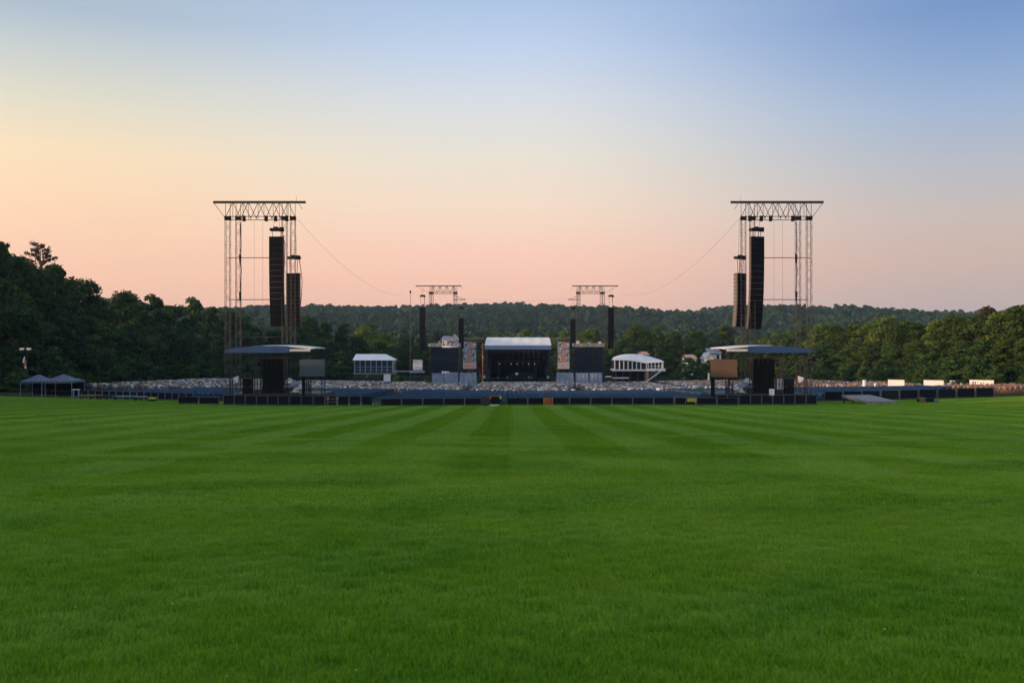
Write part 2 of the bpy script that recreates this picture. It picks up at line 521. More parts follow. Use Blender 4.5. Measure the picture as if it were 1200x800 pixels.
# little pale leaves lying in the grass
mb = MB()
for i in range(150):
    y = 4.5 + 26 * rnd.random() ** 1.5
    x = rnd.uniform(-0.55, 0.55) * y
    z = G(x, y) + rnd.uniform(0.045, 0.065)
    s, a = rnd.uniform(0.008, 0.018), rnd.uniform(0, 6.28)
    ca_, sa_ = math.cos(a) * s, math.sin(a) * s
    mb.add([(x - ca_, y - sa_, z), (x - sa_ * .5, y + ca_ * .5, z + .006), (x + ca_, y + sa_, z + .004), (x + sa_ * .5, y - ca_ * .5, z)], [(0, 3, 2, 1)])
mat('pale_leaf', (0.24, 0.33, 0.05), 0.6, 0, 0.2, 5)
mb.build('fallen_leaves', 'pale_leaf', origin=(0, 0, 0), label='small pale leaves scattered over the near lawn', cat='leaves', kind='stuff')

# ------------------------------------------------------------------ trees
def leaf_quads(cent, nrm, size, r):
    n = len(cent)
    nrm = nrm / np.linalg.norm(nrm, axis=1, keepdims=True)
    a = np.cross(nrm, r.normal(size=(n, 3)))
    a /= np.linalg.norm(a, axis=1, keepdims=True)
    b_ = np.cross(nrm, a)
    a *= (size * r.uniform(0.55, 1.25, n))[:, None]
    b_ *= (size * r.uniform(0.35, 0.8, n))[:, None]
    P = np.stack([cent - a, cent - b_ * .9 + a * .15, cent + a, cent + b_ * .9 - a * .1], 1)
    return P.reshape(-1, 3)
def quads_mesh(name, P):
    me = bpy.data.meshes.new(name)
    n = len(P) // 4
    me.vertices.add(len(P)); me.vertices.foreach_set('co', P.astype(np.float32).ravel())
    me.loops.add(n * 4); me.loops.foreach_set('vertex_index', np.arange(n * 4, dtype=np.int32))
    me.polygons.add(n); me.polygons.foreach_set('loop_start', np.arange(0, n * 4, 4, dtype=np.int32))
    me.update(calc_edges=True)
    return me
def crown_points(seed, H, Wd, lo, ncl, nl, ls, pw=0.75):
    r = np.random.default_rng(seed)
    out = []
    ph = r.uniform(0, 6.28, 4)
    for k in range(ncl):
        tt = (k + r.uniform(0, 1)) / ncl
        az = r.uniform(0, 2 * math.pi)
        prof = math.sin(math.pi * (0.10 + 0.86 * tt) ** pw) ** 0.7
        lump = 1 + 0.22 * math.sin(2 * az + ph[0] + 3 * tt) + 0.16 * math.sin(5 * az + ph[1] - 6 * tt)
        rr = Wd / 2 * prof * lump * math.sqrt(r.uniform(0.12, 1.0)) * 0.86
        c = np.array([rr * math.cos(az), rr * math.sin(az), H * (lo + (0.94 - lo) * tt)])
        cr = Wd * r.uniform(0.085, 0.17)
        d = r.normal(size=(nl, 3))
        d /= np.linalg.norm(d, axis=1, keepdims=True)
        d[:, 2] = np.where(d[:, 2] < -0.3, -d[:, 2] * 0.6, d[:, 2])
        q = c + d * (cr * r.uniform(0.55, 1.08, nl) ** 0.6)[:, None] * np.array([1.1, 1.1, 0.8])
        out.append(leaf_quads(q, d + r.normal(size=(nl, 3)) * 0.55, ls, r))
    return np.concatenate(out)
def trunk_mesh(seed, H, Wd, lo):
    r = random.Random(seed)
    mb = MB()
    pts = [Vector((0, 0, -0.5))]
    for k in range(1, 7):
        pts.append(Vector((r.uniform(-.12, .12) * k * .5, r.uniform(-.12, .12) * k * .5, H * 0.13 * k)))
    for k, (a, b_) in enumerate(zip(pts, pts[1:])):
        mb.bar(a, b_, H * 0.020 * (1 - k / 7.5), 7, H * 0.020 * (1 - (k + 1) / 7.5))
    for k in range(9):
        f = r.uniform(max(lo, 0.2), 0.68)
        j = min(int(f / 0.13), 5)
        a = pts[j].lerp(pts[j + 1], (f / 0.13) % 1)
        az = r.uniform(0, 6.28)
        l = Wd * r.uniform(0.22, 0.4)
        m1 = a + Vector((math.cos(az) * l * .55, math.sin(az) * l * .55, l * .45))
        e = m1 + Vector((math.cos(az + .4) * l * .5, math.sin(az + .4) * l * .5, l * .5))
        mb.bar(a, m1, H * 0.008, 5, H * 0.005)
        mb.bar(m1, e, H * 0.005, 5, H * 0.002)
    return mb.mesh('trunk')
VAR = []
TH = 16.0
for i, (wd, lo, ncl, pw) in enumerate(((11, .16, 60, .75), (9, .12, 54, .7), (13, .18, 64, .8), (8, .10, 52, .62), (11.5, .10, 60, .68), (10, .22, 52, .85))):
    cm = quads_mesh('crown', crown_points(40 + i, TH, wd, lo, ncl, 150, 0.34, pw))
    cm.materials.append(MATS['leaf_mid'])
    tm = trunk_mesh(60 + i, TH, wd, lo)
    tm.materials.append(MATS['bark'])
    VAR.append((tm, cm, wd))
# a low leafy bush
BUSH = quads_mesh('bush', crown_points(77, 3.0, 4.2, 0.12, 20, 110, 0.20, .6))
BUSH.materials.append(MATS['leaf_mid'])

def tree(px, top, D, m, label, group, k=None, wide=1.0, name='deciduous_tree'):
    x = X(px, D)
    z = G(x, D)
    H = Z(top, D) - z
    k = rnd.randrange(6) if k is None else k
    tm, cm, wd = VAR[k]
    s = H / (TH * 0.985)
    w = wide * (0.55 * s + 0.45)
    o = thing(name, label, 'tree', (x, D, z), group)
    ro = rnd.uniform(0, 6.28)
    inst('trunk', tm, o, rot=(0, 0, ro), sc=(s, s, s))
    inst('crown', cm, o, rot=(0, 0, ro), sc=(w, w, s), m=m)
    return o
LB = [(-22, 286, 140), (-4, 287, 152), (16, 301, 154), (38, 309, 160), (60, 316, 166), (79, 325, 172), (97, 335, 182), (108, 344, 192), (127, 352, 214),
      (144, 344, 205), (162, 351, 216), (180, 348, 222), (203, 357, 234), (227, 351, 244), (247, 361, 256), (266, 369, 264)]
for i, (px, tp, D) in enumerate(LB):
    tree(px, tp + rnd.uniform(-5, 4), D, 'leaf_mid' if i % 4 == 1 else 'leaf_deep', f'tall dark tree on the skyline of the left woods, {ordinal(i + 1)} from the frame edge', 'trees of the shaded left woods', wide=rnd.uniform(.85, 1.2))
LF = [(-12, 335, 137), (8, 345, 140), (33, 352, 146), (56, 360, 152), (80, 372, 160), (104, 378, 174), (128, 376, 188), (152, 382, 198), (176, 386, 208), (204, 388, 220), (232, 392, 232), (256, 396, 244)]
for i, (px, tp, D) in enumerate(LF):
    tree(px, tp + rnd.uniform(-14, 8), D, 'leaf_mid' if i % 3 == 2 else 'leaf_deep', f'lower dark tree fronting the left woods, {ordinal(i + 1)} from the frame edge', 'front row of the left woods', k=rnd.choice((1, 3, 4)), wide=1.15)
MT = [(281, 370, 276, 'leaf_mid', 'tall tree rising just behind the legs of the left speaker tower'), (300, 383, 282, 'leaf_deep', 'green tree between the legs of the left speaker tower'),
      (322, 388, 284, 'leaf_deep', 'dark tree behind the hanging speakers of the left tower'), (341, 380, 288, 'leaf_mid', 'green tree seen below the smaller hanging speakers of the left tower'), (357, 371, 282, 'leaf_mid', 'tall rounded tree just past the left speaker tower towards the stage'),
      (378, 378, 288, 'leaf_deep', 'dark tree over the screen beside the left tower canopy'), (402, 377, 292, 'leaf_mid', 'broad green tree above the left end of the gabled white tent'),
      (419, 394, 276, 'leaf_deep', 'dark tree right behind the gabled white tent roof'), (431, 379, 302, 'leaf_light', 'light green round tree standing out above the gabled white tent'),
      (447, 391, 288, 'leaf_light', 'yellow-green tree above the right end of the gabled white tent'), (464, 402, 282, 'leaf_mid', 'green tree between the gabled tent and the white notice board'), (478, 394, 296, 'leaf_olive', 'olive tree with reddish top left of the far left speaker tower'),
      (497, 402, 280, 'leaf_mid', 'green tree behind the leftmost far hanging speakers'), (520, 404, 300, 'leaf_mid', 'low green tree behind the left stage screen'), (549, 398, 310, 'leaf_mid', 'green tree behind the left picture banner'),
      (563, 394, 320, 'leaf_rust', 'rusty-topped tree just left of the stage roof'), (584, 392, 330, 'leaf_light', 'light green tree over the left half of the stage roof'), (616, 386, 335, 'leaf_light', 'taller light green tree over the middle of the stage roof'),
      (648, 390, 325, 'leaf_olive', 'olive tree at the right end of the stage roof'), (663, 388, 320, 'leaf_light', 'yellow-green tree behind the right picture banner'), (692, 386, 318, 'leaf_light', 'light green tree above the right stage screen'),
      (711, 400, 285, 'leaf_mid', 'green tree behind the rightmost far hanging speakers'), (727, 398, 280, 'leaf_mid', 'green tree behind the left end of the curved white tent'), (747, 382, 300, 'leaf_olive', 'tall olive tree above the middle of the curved white tent'),
      (768, 383, 312, 'leaf_mid', 'round green tree behind the right end of the curved white tent'), (790, 388, 284, 'leaf_olive', 'sunlit olive tree right of the curved white tent'), (815, 388, 288, 'leaf_mid', 'broad green tree left of the white houses'),
      (806, 419, 262, 'leaf_deep', 'low dark tree in front of the tan house roof'), (836, 421, 258, 'leaf_mid', 'low green tree left of the brown lit screen'), (849, 381, 292, 'leaf_olive', 'tall conical olive tree just left of the right speaker tower'), (872, 396, 300, 'leaf_mid', 'green tree behind the hanging speakers of the right tower'),
      (895, 394, 290, 'leaf_light', 'light green tree between the legs of the right speaker tower'), (914, 391, 282, 'leaf_light', 'bright tree behind the right tower, left of its outer legs'), (931, 386, 276, 'leaf_mid', 'green tree behind the outer legs of the right speaker tower'), (948, 382, 262, 'leaf_olive', 'olive tree just beyond the outer legs of the right tower'),
      (400, 412, 262, 'leaf_deep', 'low dark tree at the left end of the gabled white tent'), (372, 408, 262, 'leaf_deep', 'low dark tree behind the left tower canopy screen'), (340, 412, 258, 'leaf_deep', 'low dark tree under the left tower canopy roof line'), (300, 410, 256, 'leaf_deep', 'low dark tree behind the left tower canopy'),
      (905, 412, 250, 'leaf_deep', 'low dark tree behind the right tower canopy'), (935, 410, 240, 'leaf_deep', 'low dark tree right of the right tower canopy curtain'), (870, 412, 255, 'leaf_deep', 'low dark tree behind the left half of the right tower canopy')]
for px, tp, D, m, lb in MT:
    tree(px, tp, D, m, lb, 'trees beyond the seating field', k={849: 3}.get(px), wide=1.0)
RB = [(964, 380, 240), (982, 382, 226), (1004, 380, 216), (1034, 373, 206), (1056, 378, 196), (1075, 379, 190), (1099, 374, 182), (1122, 372, 176), (1143, 371, 170), (1171, 366, 166), (1188, 359, 160), (1212, 356, 156)]
for i, (px, tp, D) in enumerate(RB):
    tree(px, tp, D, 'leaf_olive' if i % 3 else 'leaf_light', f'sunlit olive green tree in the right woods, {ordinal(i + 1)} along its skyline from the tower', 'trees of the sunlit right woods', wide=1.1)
tree(1157, 359, 176, 'leaf_rust', 'dark reddish-brown tree poking above the right woods', 'trees of the sunlit right woods', k=3)
RF = [(958, 404, 222), (978, 408, 214), (1000, 404, 204), (1024, 402, 194), (1048, 404, 184), (1074, 402, 176), (1102, 400, 170), (1130, 400, 164), (1156, 398, 160), (1182, 396, 154), (1206, 394, 150)]
for i, (px, tp, D) in enumerate(RF):
    tree(px, tp, D, 'leaf_olive' if i % 2 else 'leaf_mid', f'lower bushy tree at the front of the right woods, {ordinal(i + 1)} from the speaker tower', 'front row of the right woods', k=rnd.choice((1, 3, 4)), wide=1.2)
# pine that breaks the left skyline
D = 170
x, z = X(47, D), G(X(47, D), D)
H = Z(285, D) - z
o = thing('pine_tree', 'brownish sparse pine breaking the skyline of the left woods', 'tree', (x, D, z))
mb = MB(); mb.bar((x, D, z), (x + .2, D, z + H * .6), .32, 7, .22); mb.bar((x + .2, D, z + H * .6), (x, D, z + H), .22, 7, .03)
r = np.random.default_rng(5)
Q = []
for k in range(34):
    f = 0.66 + 0.33 * k / 34
    az = k * 2.4 + r.uniform(-.4, .4)
    L = (1 - (f - .66) / .36) * 4.6 * r.uniform(.7, 1.1) + .6
    if f > .93: L = 1.4
    a = np.array([x, D, z + H * f]); d = np.array([math.cos(az), math.sin(az), 0.30])
    mb.bar(a, a + d * L, .045, 4, .015)
    n = int(46 * L)
    u = r.uniform(.3, 1.05, n)
    c = a + d * L * u[:, None] + r.normal(0, .17, (n, 3))
    Q.append(leaf_quads(c, r.normal(size=(n, 3)), 0.22, r))
mb.build('trunk', 'bark', o)
cm = quads_mesh('crown', np.concatenate(Q) - np.array([x, D, z])); cm.materials.append(MATS['needle_brown'])
inst('crown', cm, o)

# bushes along the foot of both woods
pts, rots, scl, idx = [], [], [], []
rg = np.random.default_rng(21)
def edge_line(P, step, off, hs):
    for (p0, d0), (p1, d1) in zip(P, P[1:]):
        a, b_ = Vector((X(p0, d0), d0)), Vector((X(p1, d1), d1))
        n_ = max(1, int((b_ - a).length / step))
        for k in range(n_):
            q = a.lerp(b_, (k + rg.uniform(0, 1)) / n_)
            xx, yy = q.x + rg.uniform(-off, off), q.y + rg.uniform(-off, off)
            h = rg.uniform(*hs) / 3
            pts.append((xx, yy, G(xx, yy) - .15)); rots.append((0, 0, rg.uniform(0, 6.28))); w_ = h * rg.uniform(.8, 1.3); scl.append((w_, w_, h)); idx.append(int(rg.integers(3)))
for _ in range(3):
    edge_line([(-40, 128), (10, 133), (60, 146), (104, 168), (152, 192), (204, 214), (256, 238), (330, 252), (410, 256)], 2.2, 2.5, (2.2, 5.5))
    edge_line([(800, 250), (860, 248), (935, 232), (978, 208), (1048, 178), (1102, 164), (1156, 153), (1215, 143)], 2.2, 2.2, (1.6, 4.6))
srcs = [(quads_mesh('bush_crown', crown_points(150 + i, 3.0, 4.0, 0.05, 18, 90, 0.20, .6)), MATS[m]) for i, m in enumerate(('leaf_deep', 'leaf_mid', 'leaf_deep'))]
scatter('undergrowth', pts, rots, scl, idx, srcs, 'dense low undergrowth along the foot of the woods', 'undergrowth')

# woodland outside the frame on the left (casts the evening shade) and woods on the far hills
pts, rots, scl, idx = [], [], [], []
rg = np.random.default_rng(8)
for y in np.arange(-70, 128, 6.0):
    for row in range(3):
        x = -(66 + max(0, y - 90) * 0.26) - row * 8 + rg.uniform(-2, 2)
        yy = y + rg.uniform(-2, 2)
        h = 9.0 if y > 80 else 13.5 if y > 48 else 18.0
        h *= rg.uniform(0.85, 1.12)
        pts.append((x, yy, G(x, yy) - .2)); rots.append((0, 0, rg.uniform(0, 6.28)))
        s = h / TH
        scl.append((1.0 * s + .3, 1.0 * s + .3, s)); idx.append(int(rg.integers(4)))
srcs = []
for i in range(4):
    me = quads_mesh('wood_crown', crown_points(90 + i, TH, 10, 0.08, 40, 110, 0.42, .7))
    srcs.append((me, MATS['leaf_deep']))
scatter('woodland', pts, rots, scl, idx, srcs, 'dense dark woodland along the left side of the lawn', 'woods')

pts, rots, scl, idx = [], [], [], []
y = 336.0
while y < 1330:
    sp_ = 7.0 + y * 0.0022
    half = 0.58 * y + 60
    n = int(2 * half / sp_)
    for k in range(n):
        x = -half + (k + rg.uniform(0, 1)) * sp_
        yy = y + rg.uniform(-sp_ / 2, sp_ / 2)
        h = rg.uniform(0.55, 1.16) * (12.5 if yy < 430 else 15) * (1 + 0.12 * math.sin(x * .03 + yy * .02))
        u = x / yy * F + 600
        if yy < 420 and (505 < u < 545 or 818 < u < 842 or 752 < u < 762): h *= .45
        pts.append((x, yy, G(x, yy) - .5)); rots.append((0, 0, rg.uniform(0, 6.28)))
        s = h / 14
        w = rg.uniform(.75, 1.5)
        scl.append((s * w, s * w, s)); idx.append(int(rg.integers(5)))
    y += sp_ * 0.95
for k in range(1700):
    yy = rg.uniform(2300, 2800); x = rg.uniform(-.58, .58) * yy
    pts.append((x, yy, G(x, yy) - 1)); rots.append((0, 0, rg.uniform(0, 6.28))); scl.append((2.2, 2.2, 1.05)); idx.append(int(rg.integers(5)))
srcs = []
for i in range(5):
    me = quads_mesh('far_crown', crown_points(120 + i, 14, 10.5, 0.06, 26, 42, 0.75, .66))
    srcs.append((me, MATS['leaf_forest']))
scatter('forest', pts, rots, scl, idx, srcs, 'unbroken green forest covering the distant hills', 'forest')
# ------------------------------------------------------------------ seating
def chair_parts():
    mb = MB()
    mb.box(-.22, .22, -.235, -.205, .52, .90)                       # back
    mb.hexa([(-.21, -.18, .43), (.21, -.18, .43), (.21, .22, .45), (-.21, .22, .45), (-.21, -.18, .46), (.21, -.18, .46), (.21, .22, .48), (-.21, .22, .48)])
    for s in (-.22, .22):
        mb.bar((s, -.21, .9), (s, .20, 0), .016, 3)
        mb.bar((s, -.24, 0), (s, .16, .46), .016, 3)
    return mb
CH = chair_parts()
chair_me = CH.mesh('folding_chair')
chair_me.materials.append(MATS['chair_shade_blue'])
cv = np.array(CH.v)
cf = [list(f) for f in CH.f]
def block(x0, x1, y0, y1, dx, dy, curve=0.0):
    out = []
    y = y0
    while y <= y1:
        n = int((x1 - x0) / dx)
        out.append([(x0 + (k + .5) * dx, y) for k in range(n)])
        y += dy
    return out
near = {'middle': block(-14.3, 20.6, 102.8, 149.5, .6, 1.15), 'left': block(-47.0, -17.2, 114.5, 149.5, .6, 1.15), 'right': block(23.2, 36.0, 114.5, 149.5, .6, 1.15), 'outer': block(36.6, 62.0, 116.0, 149.5, .6, 1.15)}
rest = []
count = 0
GRP = 'navy folding chairs in the front rows'
for bn, rows in near.items():
    for ri_, row in enumerate(rows):
        solo = (bn == 'middle' and ri_ < 4) or (bn == 'outer' and ri_ < 1)
        for k, (x, y) in enumerate(row):
            if bn == 'outer' and x > 37 + (y - 100) * .62: continue
            if not solo:
                rest.append((x, y, 0)); continue
            if count >= 300:
                rest.append((x, y, 0)); continue
            count += 1
            where = {0: 'front', 1: 'second', 2: 'third', 3: 'fourth'}[ri_]
            lb = f"shade-blue folding chair, {ordinal(k + 1)} from the left in the middle block's {where} row" if bn == 'middle' else f'shade-blue folding chair in the front row behind the wooden ramp, {ordinal(k + 1)} from the left'
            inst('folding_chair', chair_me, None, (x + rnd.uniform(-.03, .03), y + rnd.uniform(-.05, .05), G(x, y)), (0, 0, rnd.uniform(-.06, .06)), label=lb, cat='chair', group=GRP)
far = []
for x0, x1 in ((-66, -47), (-45, -27), (-25, -8.5), (-6.5, 10.5), (12.5, 29), (31, 48), (50, 66), (68, 104)):
    far += [p for row in block(x0, x1, 153, 221, .74, 1.45) for p in row]
for x, y in far:
    if x > 60 and y > 178: continue
    if abs(x) > 0.45 * y + 10 and x < 0: continue
    q = rnd.random()
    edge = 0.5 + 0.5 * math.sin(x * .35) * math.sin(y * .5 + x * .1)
    if x > 36: c = 2 if q < .45 else 4 if q < .75 else 3 if q < .93 else 1  # right-hand seats: orange evening light painted in by colour choice
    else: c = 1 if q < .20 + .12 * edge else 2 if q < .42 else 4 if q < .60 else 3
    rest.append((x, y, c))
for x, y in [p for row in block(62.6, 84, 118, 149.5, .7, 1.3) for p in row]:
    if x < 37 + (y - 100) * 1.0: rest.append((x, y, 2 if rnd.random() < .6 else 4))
ra = np.array(rest)
n = len(ra)
an = np.random.default_rng(1).uniform(-.08, .08, n)
jit = np.random.default_rng(2).uniform(-.06, .06, (n, 2)) * np.where(ra[:, 2:3] > 0, 4.5, 1.0)
gx, gy = ra[:, 0] + jit[:, 0], ra[:, 1] + jit[:, 1]
gz = ground_np(gx, gy)
co, si = np.cos(an)[:, None], np.sin(an)[:, None]
P = np.stack([gx[:, None] + cv[None, :, 0] * co - cv[None, :, 1] * si, gy[:, None] + cv[None, :, 0] * si + cv[None, :, 1] * co, gz[:, None] + cv[None, :, 2] * np.ones((n, 1))], -1).reshape(-1, 3)
nv = len(cv)
lens = np.array([len(f) for f in cf])
flat = np.concatenate([np.array(f) for f in cf])
allv = (np.arange(n)[:, None] * nv + flat[None]).ravel().astype(np.int32)
alll = np.tile(lens, n)
me = bpy.data.meshes.new('chair_rows')
me.vertices.add(len(P)); me.vertices.foreach_set('co', P.astype(np.float32).ravel())
me.loops.add(len(allv)); me.loops.foreach_set('vertex_index', allv)
me.polygons.add(len(alll)); me.polygons.foreach_set('loop_start', np.concatenate([[0], np.cumsum(alll)[:-1]]).astype(np.int32))
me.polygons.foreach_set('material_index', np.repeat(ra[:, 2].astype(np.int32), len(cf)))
for m in ('chair_shade_blue', 'chair_white_glint', 'chair_sun_tan', 'chair_grey', 'chair_orange_glint'): me.materials.append(MATS[m])
me.update(calc_edges=True)
o = bpy.data.objects.new('folding_chairs', me)
link(o)
props(o, 'thousands of folding chairs in rows across the sloping field', 'chairs', None, 'stuff')

# ------------------------------------------------------------------ crowd barriers along the lawn edge
BW, BH = 2.1, 0.82
def barrier_meshes(w, h):
    fr = MB()
    fr.bar((-w / 2 + .04, 0, .06), (-w / 2 + .04, 0, h), .018, 5); fr.bar((w / 2 - .04, 0, .06), (w / 2 - .04, 0, h), .018, 5)
    fr.bar((-w / 2 + .04, 0, h), (w / 2 - .04, 0, h), .014, 5)
    lo = MB().bar((-w / 2 + .04, 0, .16), (w / 2 - .04, 0, .16), .012, 5)
    sc_ = MB().box(-w / 2 + .06, w / 2 - .06, .035, .05, .1, h - .03)
    ft = MB().bar((0, -.32, .03), (0, .32, .03), .03, 5)
    out = []
    for nm, mb_, m in (('frame', fr, 'rail'), ('lower_rail', lo, 'rail'), ('scrim', sc_, 'scrim'), ('foot', ft, 'dark_steel')):
        me = mb_.mesh(nm); me.materials.append(MATS[m]); out.append((nm, me))
    return out
BM = barrier_meshes(BW, BH)
BM2 = barrier_meshes(1.15, 1.05)
def barrier(x, y, yaw, label, group, ms=BM, w=BW):
    o = thing('crowd_barrier', label, 'barrier', (x, y, G(x, y)), group)
    o.rotation_euler = (0, 0, yaw)
    for nm, me in ms:
        if nm == 'foot':
            for s in (-1, 1): inst('foot', me, o, (s * (w / 2 - .18), 0, 0))
        else: inst(nm, me, o)
    return o
x = X(446, 99.5)
i = 0
while x < X(842, 99.5):
    c = x + BW / 2
    pxc = c / 99.5 * F + 600
    if not (572 < pxc < 590):
        i += 1
        barrier(c, 99.5 + rnd.uniform(-.14, .14), rnd.uniform(-.05, .05), f'low steel barrier with black scrim below the middle seats, {ordinal(i)} from the left', 'barriers along the lawn edge')
    x += BW
i = 0
for px in np.arange(217, 262, 24.5):
    i += 1
    D = 101.0
    barrier(X(px, D) + .3, D, 0, f'low dark barrier left of the left speaker tower, {ordinal(i)} from its far left end', 'barriers left of the left tower')
for i, px in enumerate((268, 281, 294, 307, 320, 332)):
    D = 100.6
    barrier(X(px, D), D, rnd.uniform(-.05, .05), f'short bright-edged barrier in front of the left tower platform, {ordinal(i + 1)} from the left', 'barriers before the left platform', BM2, 1.15)
for i, px in enumerate((346, 360, 374, 388, 402, 416, 430)):
    D = 101.4
    barrier(X(px, D), D, rnd.uniform(-.05, .05), f'short dark barrier between the left platform and the middle seats, {ordinal(i + 1)} from the platform', 'barriers between platform and middle seats', BM2, 1.15)
for i, px in enumerate((846, 859, 873, 886, 899, 912, 925, 938, 951)):
    D = 101.0
    barrier(X(px, D), D, rnd.uniform(-.05, .05), f'short black barrier in front of the right tower platform, {ordinal(i + 1)} from the left', 'barriers before the right platform', BM2, 1.15)
BM3 = barrier_meshes(2.1, 1.15)
for i in range(9):
    D = 112.5 - i * .1
    barrier(X(966, D) + 2.12 * (i + .5), D, .04, f'tall black scrim barrier below the right seats, {ordinal(i + 1)} from the speaker tower', 'barriers below the right seats', BM3)

# ------------------------------------------------------------------ truss towers with hanging speakers
def lattice(mb, p, q, w, seg, rc, rd, up=None):
    """square truss from p to q"""
    p, q = Vector(p), Vector(q)
    d = (q - p); L = d.length; d.normalize()
    a = Vector((1, 0, 0)) if abs(d.x) < .9 else Vector((0, 1, 0))
    a = (a - d * a.dot(d)).normalized(); b_ = d.cross(a)
    cs = [(a * i + b_ * j) * w / 2 for i, j in ((-1, -1), (1, -1), (1, 1), (-1, 1))]
    for c in cs: mb.bar(p + c, q + c, rc, 4)
    n = max(2, int(L / seg))
    for k in range(n):
        s, e = p + d * (L * k / n), p + d * (L * (k + 1) / n)
        for f in range(4):
            c0, c1 = cs[f], cs[(f + 1) % 4]
            mb.bar(s + c0, e + c1, rd, 3) if (k + f) % 2 else mb.bar(s + c1, e + c0, rd, 3)
        if k % 3 == 0:
            for f in range(4): mb.bar(s + cs[f], s + cs[(f + 1) % 4], rd, 3)

def tower(label, mir, mc, xb0, xb1, legs, D, dep, ytop, ybot, ties, mw=.5, hoist=(), outr=None):
    m = (lambda p: 2 * mc - p) if mir else (lambda p: p)
    xs_ = [X(m(p), D) for p in legs]
    cx = sum(xs_) / 2
    gz_ = min(G(xs_[0], D), G(xs_[1], D))
    o = thing('speaker_tower', label, 'truss tower', (cx, D, gz_), 'truss speaker towers')
    k1, k2 = (400 - ytop) / F, (400 - ybot) / F      # the roof rises towards the back
    zt0, zb0 = zt, zb = Z(ytop, D), Z(ybot, D)
    for x in xs_:
        for y in (D, D + dep):
            zb = zb0 + k2 * (y - D)
            mb = MB(); lattice(mb, (x, y, G(x, y) + .1), (x, y, zb + .3), mw, .62, .028, .012); mb.build('mast', 'steel', o)
            mb = MB(); mb.box(x - .5, x + .5, y - .5, y + .5, G(x, y) - .15, G(x, y) + .1); mb.box(x - .32, x + .32, y - .32, y + .32, G(x, y) + .1, G(x, y) + .3); mb.build('base_plate', 'dark_steel', o)
            mb = MB(); mb.box(x - .3, x + .3, y - .3, y + .3, zb - .18, zb + .2); mb.build('sleeve_block', 'black', o)
    x0, x1 = sorted((X(m(xb0), D), X(m(xb1), D)))
    th = .13 if D < 150 else .09
    for y in (D, D + dep):
        mb = MB()
        zt = zt0 + k1 * (y - D); zb = zb0 + k2 * (y - D)
        mb.box(x0, x1, y - .09, y + .09, zt - th, zt + th)
        mb.build('top_beam', 'dark_steel', o)
        mb = MB()
        lx0, lx1 = min(xs_) - .3, max(xs_) + .3
        for zz in (zb - .16, zb + .22): mb.bar((lx0, y, zz), (lx1, y, zz), .045, 4)
        n = 8
        for k in range(n):
            a, b_ = lx0 + (lx1 - lx0) * k / n, lx0 + (lx1 - lx0) * (k + 1) / n
            (mb.bar((a, y, zt), (b_, y, zb), .04, 4) if k % 2 else mb.bar((a, y, zb), (b_, y, zt), .04, 4))
            mb.bar((b_, y, zb - .16), (b_, y, zb + .22), .025, 3)
            if k % 2: mb.bar((a, y, zt), (a, y, zb), .03, 3)
        for x in xs_:
            for e in (-mw / 2, mw / 2): mb.bar((x + e, y, zb), (x + e, y, zt), .032, 4)
        mb.build('header_truss', 'steel', o)
    zt, zb = zt0, zb0
    z2 = zt0 + k1 * dep
    mb = MB()
    for k in range(6):
        x = x0 + (x1 - x0) * (k + .5) / 6
        mb.bar((x, D, zt), (x, D + dep, z2), .05, 4)
        if k < 5: mb.bar((x, D, zt), (x + (x1 - x0) / 6, D + dep, z2), .03, 3)
    mb.build('roof_brace', 'steel', o)
    xo = X(m(xb0), D); xl = X(m(legs[0]), D) - (.25 if not mir else -.25)
    MB().bar((xo, D, zt), (xl, D, zb), .035, 4).build('cantilever_strut', 'steel', o)
    xi = X(m(xb1), D); s = -1 if mir else 1
    MB().bar((xi, D, zt), (xi + s * .5, D, zt - .75), .03, 4).build('corner_stay', 'steel', o)
    MB().bar((xi - s * .15, D, zt), (xi - s * .15, D, zt + .6), .015, 3).build('lightning_rod', 'steel', o)
    for yy, pa, pb in ties:
        a, b_ = sorted((X(m(pa), D + .3), X(m(pb), D + .3)))
        MB().bar((a, D + .3, Z(yy, D + .3)), (b_, D + .3, Z(yy, D + .3)), .05, 4).build('tie_bar', 'dark_steel', o)
    for px in hoist:
        x = X(m(px), D)
        MB().box(x - .14, x + .14, D - .2, D + .2, zb - .3, zb + .28).build('chain_hoist', 'black', o)
    for px in (298, 308) if D < 150 else ():
        x = X(m(px), D + dep / 2)
        MB().bar((x, D + dep / 2, zb), (x, D + dep / 2, G(x, D) + .5), .012, 3).build('hanging_wire', 'cable', o)
    if D < 150:
        x, y = X(m(267), D) + (.35 if not mir else -.35), D + dep - .5
        MB().path([(x, y, zb), (x + .1, y, Z(285, D)), (x - .1, y, Z(300, D)), (x + .12, y, Z(312, D)), (x, y, Z(340, D)), (x + .08, y, Z(352, D)), (x, y, G(x, y))], .05, 5).build('cable_bundle', 'cable', o)
        for yy in (300, 345): MB().bar((x, y - .1, Z(yy - 5, D)), (x, y - .1, Z(yy + 6, D)), .13, 6, .07).build('cable_coil', 'black', o)
    if outr:
        a, b_, yy = outr
        MB().bar((X(m(a), D), D, Z(yy, D)), (X(m(b_), D), D, Z(yy, D)), .09, 4).bar((X(m(b_), D), D, Z(yy, D)), (X(m(a), D), D, Z(yy - 5, D)), .05, 4).build('outrigger', 'dark_steel', o)
    return o
TIES = [(302, 266, 334), (351, 268, 334), (395, 268, 348)]
for mir, lb in ((False, 'tall steel goalpost speaker tower on the left with lattice legs'), (True, 'tall steel goalpost speaker tower on the right with lattice legs')):
    tower(lb, mir, 607.5, 250, 349, (267, 333.5), 107, 4.1, 237, 256, TIES, hoist=(286, 312, 323, 336))
